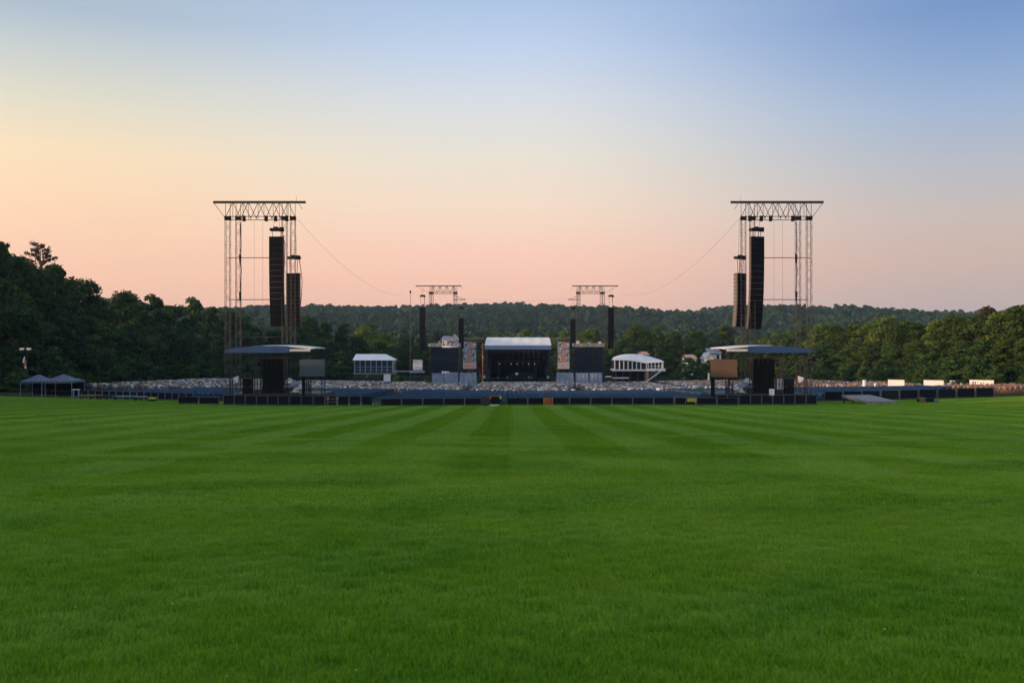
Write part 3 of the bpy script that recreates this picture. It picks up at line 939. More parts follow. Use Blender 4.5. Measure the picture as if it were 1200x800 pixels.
for mir, lb in ((False, 'smaller far goalpost tower left of the stage above a black screen'), (True, 'smaller far goalpost tower right of the stage above a black screen')):
    tower(lb, mir, 605.7, 487, 539.5, (504.5, 533), 205, 4.1, 335, 343.5, [], mw=.55, outr=(531, 546, 351))

def cab_mesh(w, h, d, cm='cabinet'):
    b_ = MB().hexa([(-w / 2, 0, -h), (w / 2, 0, -h), (w / 2 * .82, d, -h * .9), (-w / 2 * .82, d, -h * .9), (-w / 2, 0, -.008), (w / 2, 0, -.008), (w / 2 * .82, d, -h * .12), (-w / 2 * .82, d, -h * .12)])
    for s in (-1, 1): b_.box(s * w / 2 - (.0 if s > 0 else .03), s * w / 2 + (.03 if s > 0 else .0), .1, .34, -h - .01, .01)
    me = b_.mesh('speaker_cabinet'); me.materials.append(MATS[cm])
    g_ = MB()
    g_.box(-w * .505, w * .505, -.02, -.002, -h + .002, -.005)
    g_.box(-w * .155, w * .155, -.045, -.0205, -h + .04, -.06)
    gm = g_.mesh('grille'); gm.materials.append(MATS['grille'])
    e = MB().box(-w / 2 - .02, w / 2 + .02, -.045, .02, -.028, -.002)
    em = e.mesh('edge_strip'); em.materials.append(MATS['steel'])
    return me, gm, em
def line_array(label, px, D, ytop, ybot, n, w, d, yaw, total, yframe, group, strip=False, ybeam=None):
    x = X(px, D)
    zt, zb = Z(ytop, D), Z(ybot, D)
    h = (zt - zb) / n * 1.01
    me, gm, em = cab_mesh(w, h, d, 'cabinet' if D < 150 else 'black')
    o = thing('line_array', label, 'speaker array', (x, D, zt), group)
    o.rotation_euler = (0, 0, yaw)
    yy = zz = 0.0
    a = 0.0
    for k in range(n):
        a = rad(total) * (k / (n - 1)) ** 2.2
        c = inst('speaker_cabinet', me, o, (0, yy, zz), (a, 0, 0))
        inst('grille', gm, c)
        if strip: inst('edge_strip', em, c)
        yy += h * math.sin(a); zz -= h * math.cos(a)
    zf = Z(yframe, D) - zt
    def lp(mb, nm, m):
        me_ = mb.mesh(nm); me_.materials.append(MATS[m]); return inst(nm, me_, o)
    fr = MB().box(-w * .46, w * .46, -.05, d * .9, zf - .12, zf + .16)
    fr.box(-w * .2, w * .1, .0, .4, zf + .16, zf + .32); fr.box(w * .22, w * .5, .0, .35, zf - .2, zf + .26)
    lp(fr, 'rigging_frame', 'black')
    li = MB()
    for s in (-.34, .34):
        li.bar((w * s, .25, zf), (w * s * .8, .25, -.05), .03, 4)
    li.bar((-w * .3, .25, -.04), (w * .3, .25, -.04), .05, 4)
    lp(li, 'suspension_link', 'dark_steel')
    zbm = Z(ybeam, D) - zt
    ch = MB()
    for s in (-.25, .25): ch.bar((w * s, .2, zf), (w * s * .6, .2, zbm), .018, 3)
    lp(ch, 'chain', 'dark_steel')
    ca = MB()
    ca.path([(w * .3, d, zf), (w * .45, d + .3, -.8), (w * .35, d + .35, (zb - zt) * .5), (w * .2, d + .1, (zb - zt) * .9)], .04)
    lp(ca, 'signal_cable', 'cable')
    return o
GA = 'hanging line arrays of the front towers'
line_array('long curved black speaker array hanging in the left tower', 323.5, 106.6, 277, 382, 16, 1.50, .8, rad(-2), 13, 269, GA, False, 256)
line_array('shorter slatted speaker array behind the long one in the left tower', 343, 111.5, 320, 382, 14, 1.50, .75, rad(-12), 8, 302, GA, True, 256)
line_array('long curved black speaker array with sunlit left side in the right tower', 888, 106.6, 277, 385, 16, 1.50, .8, rad(13), 13, 269, GA, False, 256)
line_array('shorter slatted speaker array with orange-lit side in the right tower', 869.5, 111.5, 320, 382, 14, 1.35, .75, rad(32), 8, 302, GA, True, 256)
GB_ = 'hanging line arrays beside the stage'
line_array('thin black far speaker array left of the left stage screen', 494.8, 204.6, 360, 408, 15, 1.15, .6, rad(-6), 8, 347, GB_, False, 337)
line_array('shorter far speaker array between left screen and picture banner', 540.5, 204.6, 373, 408, 12, 1.0, .6, rad(4), 5, 361, GB_, False, 350)
line_array('shorter far speaker array between right screen and picture banner', 671.5, 204.6, 374, 408, 12, 1.0, .6, rad(-4), 5, 361, GB_, False, 350)
line_array('thin black far speaker array right of the right stage screen', 716.2, 204.6, 360, 408, 15, 1.15, .6, rad(6), 8, 347, GB_, False, 337)

def cable(label, a, b_, sag, r=.011):
    a, b_ = Vector(a), Vector(b_)
    pts_ = [a.lerp(b_, k / 24) - Vector((0, 0, sag * 4 * (k / 24) * (1 - k / 24))) for k in range(25)]
    MB().path(pts_, r, 4).build('overhead_cable', 'cable', label=label, cat='cable', group='overhead cables')
def pt(px, py, D): return (X(px, D), D, Z(py, D))
cable('thin cable sagging from the left tower to the far left tower', pt(349, 257, 111), pt(488, 343, 205), 3.3)
cable('thin cable sagging from the right tower to the far right tower', pt(866, 257, 111), pt(724, 343, 205), 3.3)
cable('thin cable strung between the two far towers above the stage', pt(546, 349, 205), pt(666, 349, 205), .7, .010)

# ------------------------------------------------------------------ tower platforms
def platform(mir):
    m = (lambda p: 1215 - p) if mir else (lambda p: p)
    side = 'right' if mir else 'left'
    D0, D1 = 104.0, 110.5
    def XX(p, D=D0): return X(m(p), D)
    def bx(mb, p0, p1, y0, y1, d0, d1):
        a, b_ = sorted((XX(p0, d0), XX(p1, d0)))
        return mb.box(a, b_, d0, d1, Z(max(y0, y1), d0), Z(min(y0, y1), d0))
    cx = XX(320)
    g0 = G(cx, D0)
    o = thing('stage_platform', f'dark raised platform deck under the {side} speaker tower', 'platform', (cx, D0, g0), 'tower platforms')
    bx(MB(), 268, 378, 461.5, 464, D0, D1).build('deck', 'dark_steel', o)
    mb = MB()
    a, b_ = sorted((XX(268), XX(378)))
    for k in range(9):
        u0, u1 = a + (b_ - a) * k / 9, a + (b_ - a) * (k + 1) / 9
        mb2 = MB().box(u0 + .03, u1 - .03, D0 + .1, D0 + .14, g0 - .3, Z(464.2, D0)); mb2.build('skirt', 'scrim', o)
    for k in range(5):
        u = a + (b_ - a) * k / 4
        MB().bar((u, D1 - .3, G(u, D1) - .2), (u, D1 - .3, Z(464, D0)), .06, 5).build('leg', 'dark_steel', o)
    # canopy
    c = thing('platform_canopy', f'flat arched canopy roof with blue front under the {side} speaker tower', 'canopy', (cx, D0, g0), 'tower canopies')
    prof = [(265, 410.5), (275, 408), (290, 406.3), (308, 405.2), (325, 405.0), (340, 405.6)]
    def sheet(pr, lowf, nm, mt, d0=D0 - .6, d1=D1 + .5):
        rows = []
        for f in (0, .33, .66, 1):
            d = d0 + (d1 - d0) * f
            rows.append([(XX(p, d0), d, Z(y, d0) + .06 * math.sin(math.pi * f)) for p, y in pr])
        if mir: rows = [r_[::-1] for r_ in rows]
        MB().loft(rows, .10).build(nm, mt, c)
    sheet(prof, 0, 'roof', 'white_vinyl')
    sheet([(340.3, 405.6), (348, 406.2), (357, 407), (365, 408)], 0, 'side_roof', 'white_vinyl')
    va = MB(); vb = MB()
    pr = prof
    for (p, y), (q, z_) in zip(pr, pr[1:]):
        d = D0 - .66
        u0, u1 = XX(p), XX(q)
        ys0, ys1 = Z(y, D0) + .01, Z(z_, D0) + .01
        zl = Z(413.2, D0)
        va.add([(u0, d, min(zl, ys0 - .1)), (u1, d, min(zl, ys1 - .1)), (u1, d, ys1), (u0, d, ys0), (u0, d + .03, min(zl, ys0 - .1)), (u1, d + .03, min(zl, ys1 - .1)), (u1, d + .03, ys1), (u0, d + .03, ys0)],
               [(0, 1, 2, 3), (7, 6, 5, 4), (0, 4, 5, 1), (3, 2, 6, 7)])
    va.build('valance', 'blue_vinyl', c)
    u0, u1 = sorted((XX(340.5), XX(365)))
    MB().box(u0, u1, D0 - .62, D0 - .59, Z(411.6, D0), Z(408.8, D0)).build('side_valance', 'off_white', c)
    for p in (271, 300, 335, 363):
        for d in (D0, D1):
            u = XX(p, d)
            mb = MB(); lattice(mb, (u, d, Z(463, D0)), (u, d, Z(409.5, D0)), .28, .7, .028, .014); mb.build('post', 'dark_steel', c)
    mb = MB()
    for d in (D0, D1):
        for yy in (411.5, 416): mb.bar((XX(268), d, Z(yy, D0)), (XX(364), d, Z(yy, D0)), .04, 4)
        for k in range(16):
            p0, p1 = 268 + k * 6, 268 + (k + 1) * 6
            mb.bar((XX(p0), d, Z(411.5 if k % 2 else 416, D0)), (XX(p1), d, Z(416 if k % 2 else 411.5, D0)), .022, 3)
    mb.build('roof_truss', 'dark_steel', c)
    # black curtain booth
    q = thing('curtain_booth', f'tall black curtained booth in the middle of the {side} tower platform', 'booth', (cx, D0, g0), 'curtained booths')
    a, b_ = sorted((XX(306), XX(330)))
    n = 14
    for nm, yy, xa, xb in (('front_curtain', D0 + .5, a, b_),):
        rows = []
        for zz in (Z(461.3, D0), Z(440, D0), Z(420.5, D0)):
            rows.append([(xa + (xb - xa) * k / n, yy + .05 * math.sin(k * 1.9 + zz), zz) for k in range(n + 1)])
        MB().loft(rows, 0).build(nm, 'black', q)
    for u in (a, b_): MB().box(u - .03, u + .03, D0 + .56, D0 + 3.2, Z(461.3, D0), Z(420.5, D0)).build('side_curtain', 'black', q)
    MB().box(a - .1, b_ + .1, D0 + .4, D0 + 3.3, Z(420.4, D0), Z(419.4, D0)).build('header_rail', 'dark_steel', q)
    # big side screen
    scn = thing('display_panel', ('flat grey panel hung at the outer end of the left tower canopy' if not mir else 'large sunlit brownish panel at the inner end of the right tower canopy'), 'panel', (XX(365), D0 - 1, g0), 'canopy side panels')
    dd = D0 - 1.0
    a, b_ = sorted((X(m(351), dd), X(m(380), dd)))
    yw = .0
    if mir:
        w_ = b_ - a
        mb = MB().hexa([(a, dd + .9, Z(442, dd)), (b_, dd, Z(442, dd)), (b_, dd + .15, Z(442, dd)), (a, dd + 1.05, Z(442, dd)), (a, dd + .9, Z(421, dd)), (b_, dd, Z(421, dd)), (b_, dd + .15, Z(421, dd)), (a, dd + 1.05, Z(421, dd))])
        mb.build('face', 'panel_sun_brown', scn)
    else:
        MB().box(a, b_, dd, dd + .15, Z(441, dd), Z(421, dd)).build('face', 'grey_screen', scn)
    fr = MB()
    for u, w_ in ((a + .1, 0), (b_ - .55, .0)):
        lattice(fr, (u + .2, dd + 1.3, G(u, dd) + .0), (u + .2, dd + 1.3, Z(421, dd)), .35, .8, .03, .016)
    fr.build('stand', 'dark_steel', scn)
    MB().box(a + .05, a + .35, dd + .95, dd + 1.1, G(a, dd), Z(441.5, dd)).build('side_drape', 'black', scn)
    # gear
    zd = Z(461.5, D0)
    def gear(nm, lb, cat, p0, p1, y0, y1, mt, d0=D0 + .3, dp=.8, knobs=True):
        a, b_ = sorted((XX(p0), XX(p1)))
        z0 = max(Z(y1, D0), zd) if y1 >= 461 else Z(y1, D0)
        e = thing(nm, lb, cat, ((a + b_) / 2, d0, z0), 'gear on the tower platforms')
        MB().box(a, b_, d0, d0 + dp, z0, Z(y0, D0)).build('body', mt, e)
        l = MB().box(a - .02, b_ + .02, d0 - .02, d0 + dp + .02, Z(y0, D0) + .002, Z(y0, D0) + .08); l.build('lid', 'dark_steel', e)
        k = MB()
        for u in (a + .1, b_ - .1): k.box(u - .05, u + .05, d0 - .03, d0 - .002, (z0 + Z(y0, D0)) / 2 - .05, (z0 + Z(y0, D0)) / 2 + .05)
        k.build('latch', 'rail', e)
        return e
    gear('flight_case', f'black equipment case left standing by the curtain of the {side} platform', 'case', 283, 294, 444, 462, 'black')
    gear('equipment_rack', f'pale front equipment rack beside the curtain booth of the {side} platform', 'rack', 294.5, 302, 444, 457, 'off_white', D0 + .8)
    gear('amplifier_rack', f'low dark amplifier rack at the foot of the {side} platform curtain', 'rack', 296, 305, 457.5, 462, 'dark_steel', D0 + .2, .5)
    for j, (p, y, s_) in enumerate(((337, 446, .55), (342, 449, .7), (349, 453, .6), (333, 452, .4), (345, 457, .5), (358, 450, .45))):
        r_ = random.Random(j + (50 if mir else 0))
        u = XX(p)
        mb = MB()
        nseg, rings = 10, 5
        vs, fs = [], []
        for a_ in range(rings):
            f = a_ / (rings - 1)
            for b2 in range(nseg):
                an_ = 2 * math.pi * b2 / nseg
                rr_ = s_ * (1 - f ** 2 * .85) * r_.uniform(.75, 1.15)
                vs.append((u + rr_ * math.cos(an_), D0 + .9 + rr_ * .6 * math.sin(an_), Z(y, D0) - s_ * .55 + f * s_ * 1.0 + r_.uniform(-.05, .05)))
        for a_ in range(rings - 1):
            for b2 in range(nseg):
                fs.append((a_ * nseg + b2, a_ * nseg + (b2 + 1) % nseg, (a_ + 1) * nseg + (b2 + 1) % nseg, (a_ + 1) * nseg + b2))
        fs.append(tuple(range((rings - 1) * nseg, rings * nseg)))
        mb.add(vs, fs)
        zb_ = Z(y, D0) - s_ * .5
        e = thing('covered_console', f'crumpled pale cover over gear on the {side} platform, {ordinal(j + 1)} of six beside the side panel', 'cover', (u, D0 + .9, zd), 'covered gear on platforms')
        mb.build('cover', 'off_white' if j % 2 == 0 else 'tarp', e)
        cm_ = MB()
        for qx, qy in ((-.6, -.3), (.6, -.3), (.6, .3), (-.6, .3)): cm_.bar((u + qx * s_, D0 + .9 + qy * s_, zd), (u + qx * s_ * .9, D0 + .9 + qy * s_, zb_ + .1), .03, 4)
        cm_.box(u - .6 * s_, u + .6 * s_, D0 + .9 - .3 * s_, D0 + .9 + .3 * s_, zd + .3, zd + .36)
        cm_.build('stand', 'black', e)
    # pale angled lamp / dish on a stand
    u = XX(275.5); d = D0 + .4
    e = thing('floodlight', f'white angled floodlight on a stand at the outer edge of the {side} platform', 'floodlight', (u, d, zd), 'platform floodlights')
    s = -1 if mir else 1
    MB().bar((u + s * .25, d, zd), (u + s * .25, d, Z(446, D0)), .03, 5).build('stand', 'dark_steel', e)
    MB().prism([(u - s * .42, Z(443, D0)), (u + s * .28, Z(440.5, D0)), (u + s * .18, Z(448.5, D0))][::s], d - .2, d + .15).build('lamp_head', 'white', e)
    # small white cabinet
    if mir:
        a = X(901, D0)
        e = thing('white_cabinet', 'small white cabinet standing at the foot of the right platform', 'cabinet', (a, D0 - .4, g0))
        MB().box(a, a + .45, D0 - .5, D0 - .05, g0 + .9, Z(455.5, D0)).build('body', 'white', e)
        MB().box(a - .1, a + .55, D0 - .6, D0 - .0, g0 - .1, g0 + .897).build('plinth', 'scrim', e)
    # loose wire loops and stands
    for j, p in enumerate((288, 338, 352, 366)):
        u = XX(p); d = D1 - 1.2
        e = thing('lamp_stand', f'thin dark lamp stand at the back of the {side} platform, {ordinal(j + 1)} from its outer end', 'stand', (u, d, zd), 'lamp stands on the platforms')
        MB().bar((u, d, zd), (u, d, Z(430 + 5 * j, D0)), .03, 5).build('pole', 'dark_steel', e)
        MB().box(u - .2, u + .2, d - .15, d + .15, Z(430 + 5 * j, D0), Z(427 + 5 * j, D0)).build('lamp', 'black', e)
platform(False)
platform(True)

# ------------------------------------------------------------------ main stage
D = 228.0
def zx(p): return X(p, D)
def zy(p): return Z(p, D)
g0 = G(0, D)
st = thing('main_stage', 'open black concert stage with white canopy roof at the field end', 'stage', (zx(607), D, g0))
rows = []
for d, py, p0, p1 in ((D - .6, 404.3, 568, 646), (D + 1.2, 397.2, 569.5, 644.8), (D + 6, 395, 570, 644), (D + 10, 400, 569, 645)):
    rows.append([(X(p0 + (p1 - p0) * k / 12, D), d, Z(py, D) - .05 * (k % 2)) for k in range(13)])
MB().loft(rows, .12).build('roof', 'white_vinyl', st)
for k in range(6):
    u0, u1 = zx(568 + 13 * k), zx(568 + 13 * (k + 1))
    MB().box(u0 + .012, u1 - .012, D - .72, D - .64, zy(409.3), zy(404.6)).build('fascia_panel', 'stage_blue', st)
for p in (570, 643):
    for d in (D - .1, D + 8):
        mb = MB(); lattice(mb, (zx(p), d, g0), (zx(p), d, zy(405)), .55, .8, .05, .03); mb.build('roof_post', 'dark_steel', st)
MB().box(zx(566), zx(648), D - .4, D + 9, g0 + .3, zy(443.5)).build('deck', 'black', st)
MB().box(zx(566), zx(648), D - .55, D - .42, g0 - .3, zy(443.8)).build('deck_skirt', 'black', st)
mb = MB(); n = 40
mb.loft([[(zx(574 + 66 * k / n), D + 8.2 + .12 * math.sin(k * 1.7), z_) for k in range(n + 1)] for z_ in (zy(443.5), zy(405))])
mb.build('back_drape', 'black', st)
for p in (574, 640):
    mb = MB(); mb.loft([[(zx(p) + .1 * math.sin(k * 2), D + .8 + .9 * k, z_) for k in range(9)] for z_ in (zy(443.5), zy(412))]); mb.build('side_drape', 'black', st)
mb = MB(); mb.prism([(zx(571), zy(410)), (zx(590), zy(410)), (zx(581), zy(413.5)), (zx(575), zy(420)), (zx(574), zy(432)), (zx(571), zy(432))][::-1], D + .4, D + .5); mb.build('proscenium_drape', 'scrim', st)
mb = MB(); mb.prism([(zx(643), zy(410)), (zx(624), zy(410)), (zx(633), zy(413.5)), (zx(639), zy(420)), (zx(640), zy(432)), (zx(643), zy(432))], D + .4, D + .5); mb.build('proscenium_drape', 'scrim', st)
mb = MB(); lattice(mb, (zx(575), D + .2, zy(411)), (zx(640), D + .2, zy(411)), .5, .6, .04, .025); mb.build('front_truss', 'steel', st)
mb = MB(); lattice(mb, (zx(580), D + 5, zy(424)), (zx(634), D + 5, zy(424)), .4, .6, .04, .02); mb.build('lighting_truss', 'dark_steel', st)
for k in range(7):
    u = zx(585 + 7 * k)
    MB().bar((u, D + 4.7, zy(425.2)), (u, D + 4.45, zy(427)), .16, 8, .20).build('stage_light', 'dark_steel', st)
    if k in (0, 2, 3, 5, 6): MB().bar((u, D + 4.445, zy(426.9)), (u, D + 4.43, zy(427.02)), .09, 8).build('lamp_lens', 'lamp_glow', st)
for p in (584, 628):
    mb = MB(); lattice(mb, (zx(p), D + 5, zy(443.5)), (zx(p), D + 5, zy(424)), .4, .7, .04, .02); mb.build('truss_leg', 'steel', st)
rs = thing('drum_riser', 'dark riser with gear in the middle of the stage', 'riser', (zx(610), D + 3, zy(443.5)))
MB().box(zx(595), zx(627), D + 3, D + 6, zy(443.4), zy(438.6)).build('riser_deck', 'screen', rs)
for k in range(6):
    u = zx(597 + k * 5)
    MB().box(u, u + .7, D + 3.3, D + 3.9, zy(438.5), zy(436.3 - (k % 3) * .7)).build('covered_gear', 'black', rs)
wc = thing('white_box', 'small bright white box on the stage riser', 'box', (zx(605.5), D + 2.7, zy(438.5)))
MB().box(zx(604), zx(607.3), D + 2.6, D + 2.98, zy(439.6), zy(437.4)).build('body', 'white', wc); MB().box(zx(603.8), zx(607.5), D + 2.58, D + 2.99, zy(437.37), zy(437)).build('lid', 'off_white', wc)
for j, (p, w_) in enumerate(((567.5, 3), (583, 2), (594.5, 1.6), (620, 2), (623, 1.3), (642, 2.2))):
    e = thing('monitor_wedge', f'small pale gear box on the stage front, {ordinal(j + 1)} from the left', 'speaker', (zx(p), D - .2, zy(443.5)), 'gear along the stage front')
    h_ = (3.5, 1.5, 2.2, 2.4, 1.8, 2.8)[j]
    a, b_ = zx(p - w_ / 2), zx(p + w_ / 2)
    MB().hexa([(a, D - .3, zy(443.4)), (b_, D - .3, zy(443.4)), (b_, D + .3, zy(443.4)), (a, D + .3, zy(443.4)), (a, D - .1, zy(443.4 - h_)), (b_, D - .1, zy(443.4 - h_)), (b_, D + .3, zy(443.4 - h_)), (a, D + .3, zy(443.4 - h_))]).build('body', 'off_white' if j in (0, 5) else 'tarp', e)
    MB().box(a + .08, b_ - .08, D - .36, D - .33, zy(443.2), zy(442.6)).build('label_plate', 'black', e)
for s, p0, p1, lb in ((0, 540, 568, 'slim pale truss bar reaching from the stage roof to the left banner'), (1, 646, 669, 'slim pale truss bar reaching from the stage roof to the right banner')):
    e = thing('wing_truss', lb, 'truss', (zx((p0 + p1) / 2), D, zy(397)), 'stage wing trusses')
    mb = MB(); lattice(mb, (zx(p0), D, zy(396.4)), (zx(p1), D, zy(396.4)), .35, .5, .05, .025); mb.build('girder', 'rail', e)
    for p in (p0 + 1, p1 - 1):
        mb = MB(); lattice(mb, (zx(p), D, g0), (zx(p), D, zy(397.5)), .35, .8, .035, .02); mb.build('leg', 'dark_steel', e)
e = thing('sunlit_pole', 'slim pole with orange sunlight in its colour, just left of the stage roof', 'pole', (zx(566), D - 2, g0))
MB().bar((zx(566), D - 2, g0), (zx(566), D - 2, zy(402)), .13, 6).build('shaft', 'orange', e); MB().box(zx(566) - .3, zx(566) + .3, D - 2.3, D - 1.7, g0 - .1, g0 + .12).build('base', 'dark_steel', e)  # orange sunlight on the post put into its colour
MB().box(zx(566) - .16, zx(566) + .16, D - 2.16, D - 1.84, zy(420), zy(417)).build('collar', 'hivis', e)

# picture banners: flat prints with abstract orange and blue patches over a pale text block
BN = bpy.data.materials.new('banner_print')
t, mk, M, noise, mix, rng = nodes(BN)
tcn = mk('ShaderNodeTexCoord'); O = tcn.outputs['Object']
c = mix(rng(noise(O, 1.1, 5), .40, .60), (0.16, 0.21, 0.30), (0.42, 0.44, 0.48))
c = mix(rng(noise(O, 1.9, 4), .52, .56), c, (0.05, 0.06, 0.08))
sp = mk('ShaderNodeSeparateXYZ'); t.links.new(O, sp.inputs[0])
body = rng(M('ADD', M('ABSOLUTE', M('ADD', sp.outputs[0], -.1)), M('MULTIPLY', noise(O, .9, 3), -1.6)), -.45, -.25, 1, 0)
patch = rng(noise(O, 1.25, 2), .47, .53)
c = mix(M('MULTIPLY', body, patch), c, (0.46, 0.16, 0.05))
t.links.new(c, t.nodes['Principled BSDF'].inputs['Base Color']); t.nodes['Principled BSDF'].inputs['Roughness'].default_value = .6
MATS['banner_print'] = BN
for p0, p1, lb, m2 in ((542.6, 558, 'tall picture banner with orange shapes left of the stage', 'print_pink'), (653.6, 667.3, 'tall picture banner with orange shapes right of the stage', 'print_pink')):
    d = D - 6
    a, b_ = X(p0, d), X(p1, d)
    e = thing('picture_banner', lb, 'banner', ((a + b_) / 2, d, Z(416, d)), 'picture banners beside the stage')
    MB().box(a, b_, d, d + .06, Z(424.8, d), Z(400.5, d)).build('picture', 'banner_print', e)
    MB().box(a, b_, d - .003, d + .063, Z(432, d), Z(424.9, d)).build('caption_block', m2, e)
    mb = MB()
    rr = random.Random(int(p0))
    for row in range(3):
        u = a + .2
        while u < b_ - .4:
            w_ = rr.uniform(.12, .4)
            mb.box(u, u + w_, d - .012, d - .004, Z(427 + row * 1.7, d) - .08, Z(427 + row * 1.7, d) + rr.uniform(.04, .16))
            u += w_ + rr.uniform(.06, .18)
    mb.build('caption_print', 'orange' if p0 < 600 else 'tarp', e)
    fr = MB()
    for u in (a - .08, b_ + .08): fr.bar((u, d + .15, g0), (u, d + .15, Z(399.5, d)), .06, 5)
    fr.bar((a - .1, d + .15, Z(399.8, d)), (b_ + .1, d + .15, Z(399.8, d)), .06, 5)
    fr.build('frame', 'dark_steel', e)

# stage side screens and tarpaulin-covered stacks
for p0, p1, lb in ((505, 537.3, 'black video screen left of the stage'), (673.8, 706, 'black video screen right of the stage')):
    d = 203.4
    a, b_ = X(p0, d), X(p1, d)
    gq = G(a, d)
    e = thing('video_screen', lb, 'screen', ((a + b_) / 2, d, gq), 'video screens beside the stage')
    nx_, nz_ = 6, 6
    z0, z1 = Z(436.3, d), Z(407, d)
    pm = MB().box(-(b_ - a) / nx_ / 2 + .006, (b_ - a) / nx_ / 2 - .006, 0, .12, -(z1 - z0) / nz_ / 2 + .006, (z1 - z0) / nz_ / 2 - .006).mesh('panel')
    pm.materials.append(MATS['screen'])
    for i in range(nx_):
        for j in range(nz_):
            inst('panel', pm, e, (a + (b_ - a) * (i + .5) / nx_ - (a + b_) / 2, 0, z0 + (z1 - z0) * (j + .5) / nz_ - gq))
    MB().box(a + .02, b_ - .02, d + .13, d + .2, z0 + .02, z1 - .02).build('backing', 'black', e)
    mb = MB(); lattice(mb, (a - .5, d + .5, z1 + .5), (b_ + .5, d + .5, z1 + .5), .5, .6, .05, .025)
    mb.build('header_truss', 'off_white', e)
    for u in (a - .2, b_ + .2):
        mb = MB(); lattice(mb, (u, d + .5, gq), (u, d + .5, z1 + .3), .4, .8, .05, .025); mb.build('leg', 'dark_steel', e)
    rr = random.Random(int(p0))
    for k in range(5):
        u = a + (b_ - a) * (k + .3) / 5
        MB().box(u, u + rr.uniform(.3, .8), d + .3, d + .7, z1 + .78, z1 + .8 + rr.uniform(.3, .8)).build('rigging_box', rr.choice(('off_white', 'dark_steel', 'tarp')), e)
TS = [(506, 521.3, 'first'), (522, 537, 'second'), (538.5, 558.5, 'third'), (652, 672.5, 'fourth'), (674.5, 690, 'fifth'), (690.6, 706, 'sixth')]
for j, (p0, p1, nm) in enumerate(TS):
    d = 201.0
    a, b_ = X(p0, d), X(p1, d)
    gq = G(a, d)
    e = thing('covered_stack', f'grey-blue tarpaulin over a gear stack below the screens, {nm} from the left', 'tarpaulin', ((a + b_) / 2, d, gq), 'tarpaulin covered stacks')
    rows = []
    n = 16
    zt_ = Z(437 if j != 0 else 437.6, d)
    for f in (0, .5, 1):
        z_ = gq + (zt_ - gq) * f
        rows.append([(a + (b_ - a) * k / n * (1 - .04 * f) + .02 * (b_ - a) * f, d + .04 * math.sin(k * 1.3 + j) * (1.2 - f) + .15 * f, z_) for k in range(n + 1)])
    rows.append([(a + (b_ - a) * k / n * .96 + .02 * (b_ - a), d + 2.0, zt_ + .05 * math.sin(k)) for k in range(n + 1)])
    rows.append([(a + (b_ - a) * k / n, d + 2.3, gq) for k in range(n + 1)])
    MB().loft(rows).build('tarpaulin', 'tarp', e)
    MB().box(a + .3, b_ - .3, d + .4, d + 1.8, gq, zt_ - .08).build('stack', 'black', e)
e = thing('white_bundle', 'white bundle lying on the tarpaulin below the left screen', 'bundle', (X(521, 201.3), 201.3, Z(437, 201.3)))
mb = MB()
for k in range(8):
    u = X(517.5 + k, 201.4)
    mb.bar((u, 201.7 + .05 * math.sin(k), Z(436.3, 201.4)), (X(518.5 + k, 201.4), 201.7 + .05 * math.sin(k + 1), Z(436.3, 201.4)), .22 + .05 * math.sin(k * 1.7), 7, .22 + .05 * math.sin(k * 1.7 + 1.7))
mb.build('cloth', 'white', e); MB().bar((X(520.9, 201.4), 201.7, Z(436.3, 201.4) - .22), (X(521.2, 201.4), 201.7, Z(436.3, 201.4) + .28), .06, 5).build('strap', 'black', e)

# ------------------------------------------------------------------ hospitality tents and notice board
d = 215.0
def px_(p, dd=d): return X(p, dd)
gq = G(px_(437), d)
e = thing('gabled_tent', 'white gabled pavilion tent with framed windows left of the stage', 'tent', (px_(437), d, gq), 'pavilion tents')
rows = [[(px_(413.5), d - .3, Z(421.8, d)), (px_(461.5), d - .3, Z(421.8, d))], [(px_(414), d + 3.5, Z(415, d)), (px_(450), d + 3.5, Z(415, d))], [(px_(414), d + 7, Z(421.8, d)), (px_(461.5), d + 7, Z(421.8, d))]]
MB().loft(rows, .08).build('roof', 'white_vinyl', e)
MB().add([(px_(461.4), d - .25, Z(422, d)), (px_(461.4), d + 6.9, Z(422, d)), (px_(450.2), d + 3.5, Z(415.2, d))], [(0, 1, 2)]).build('hip_end', 'white_vinyl', e)
MB().box(px_(414), px_(461), d + .3, d + 6.5, Z(438.5, d), Z(436.6, d)).build('floor_deck', 'frame_blue', e)
for k in range(8):
    u = px_(415.6 + 6.35 * k)
    MB().box(u - .09, u + .09, d - .05, d + .12, Z(436.6, d), Z(421.9, d)).build('post', 'frame_blue', e)
    if k < 7:
        v_ = px_(415.6 + 6.35 * (k + 1))
        w_ = MB().box(u + .092, v_ - .092, d + .02, d + .05, Z(436.5, d), Z(422, d)).build('window', 'glass', e)
        MB().box(u + .095, v_ - .095, d - .01, d + .018, Z(429.9, d), Z(429.4, d)).box(u + .095, v_ - .095, d - .012, d + .018, Z(433.6, d), Z(433.2, d)).build('glazing_bar', 'frame_blue', w_)
for u in (px_(415.6), px_(460)): MB().box(u - .1, u + .1, d + .15, d + 6.4, Z(436.5, d), Z(422.2, d)).build('end_wall', 'glass', e)
MB().box(px_(415.6), px_(460), d + 6.42, d + 6.5, Z(436.5, d), Z(422.2, d)).build('back_wall', 'tent_cloth', e)
for k in range(9):
    u = px_(416 + 5.4 * k)
    MB().box(u - .1, u + .1, d + .5, d + .7, gq - .2, Z(438.6, d)).build('leg', 'dark_steel', e)
e = thing('utility_trailer', 'small white and blue trailer under the gabled tent', 'trailer', (px_(454), d - .8, gq))
MB().box(px_(450.5), px_(458), d - 1.2, d - .2, gq + .35, Z(438.2, d)).build('body', 'white', e); MB().box(px_(450.4), px_(458.1), d - 1.22, d - 1.19, gq + .45, gq + .85).build('stripe', 'blue_bin', e)
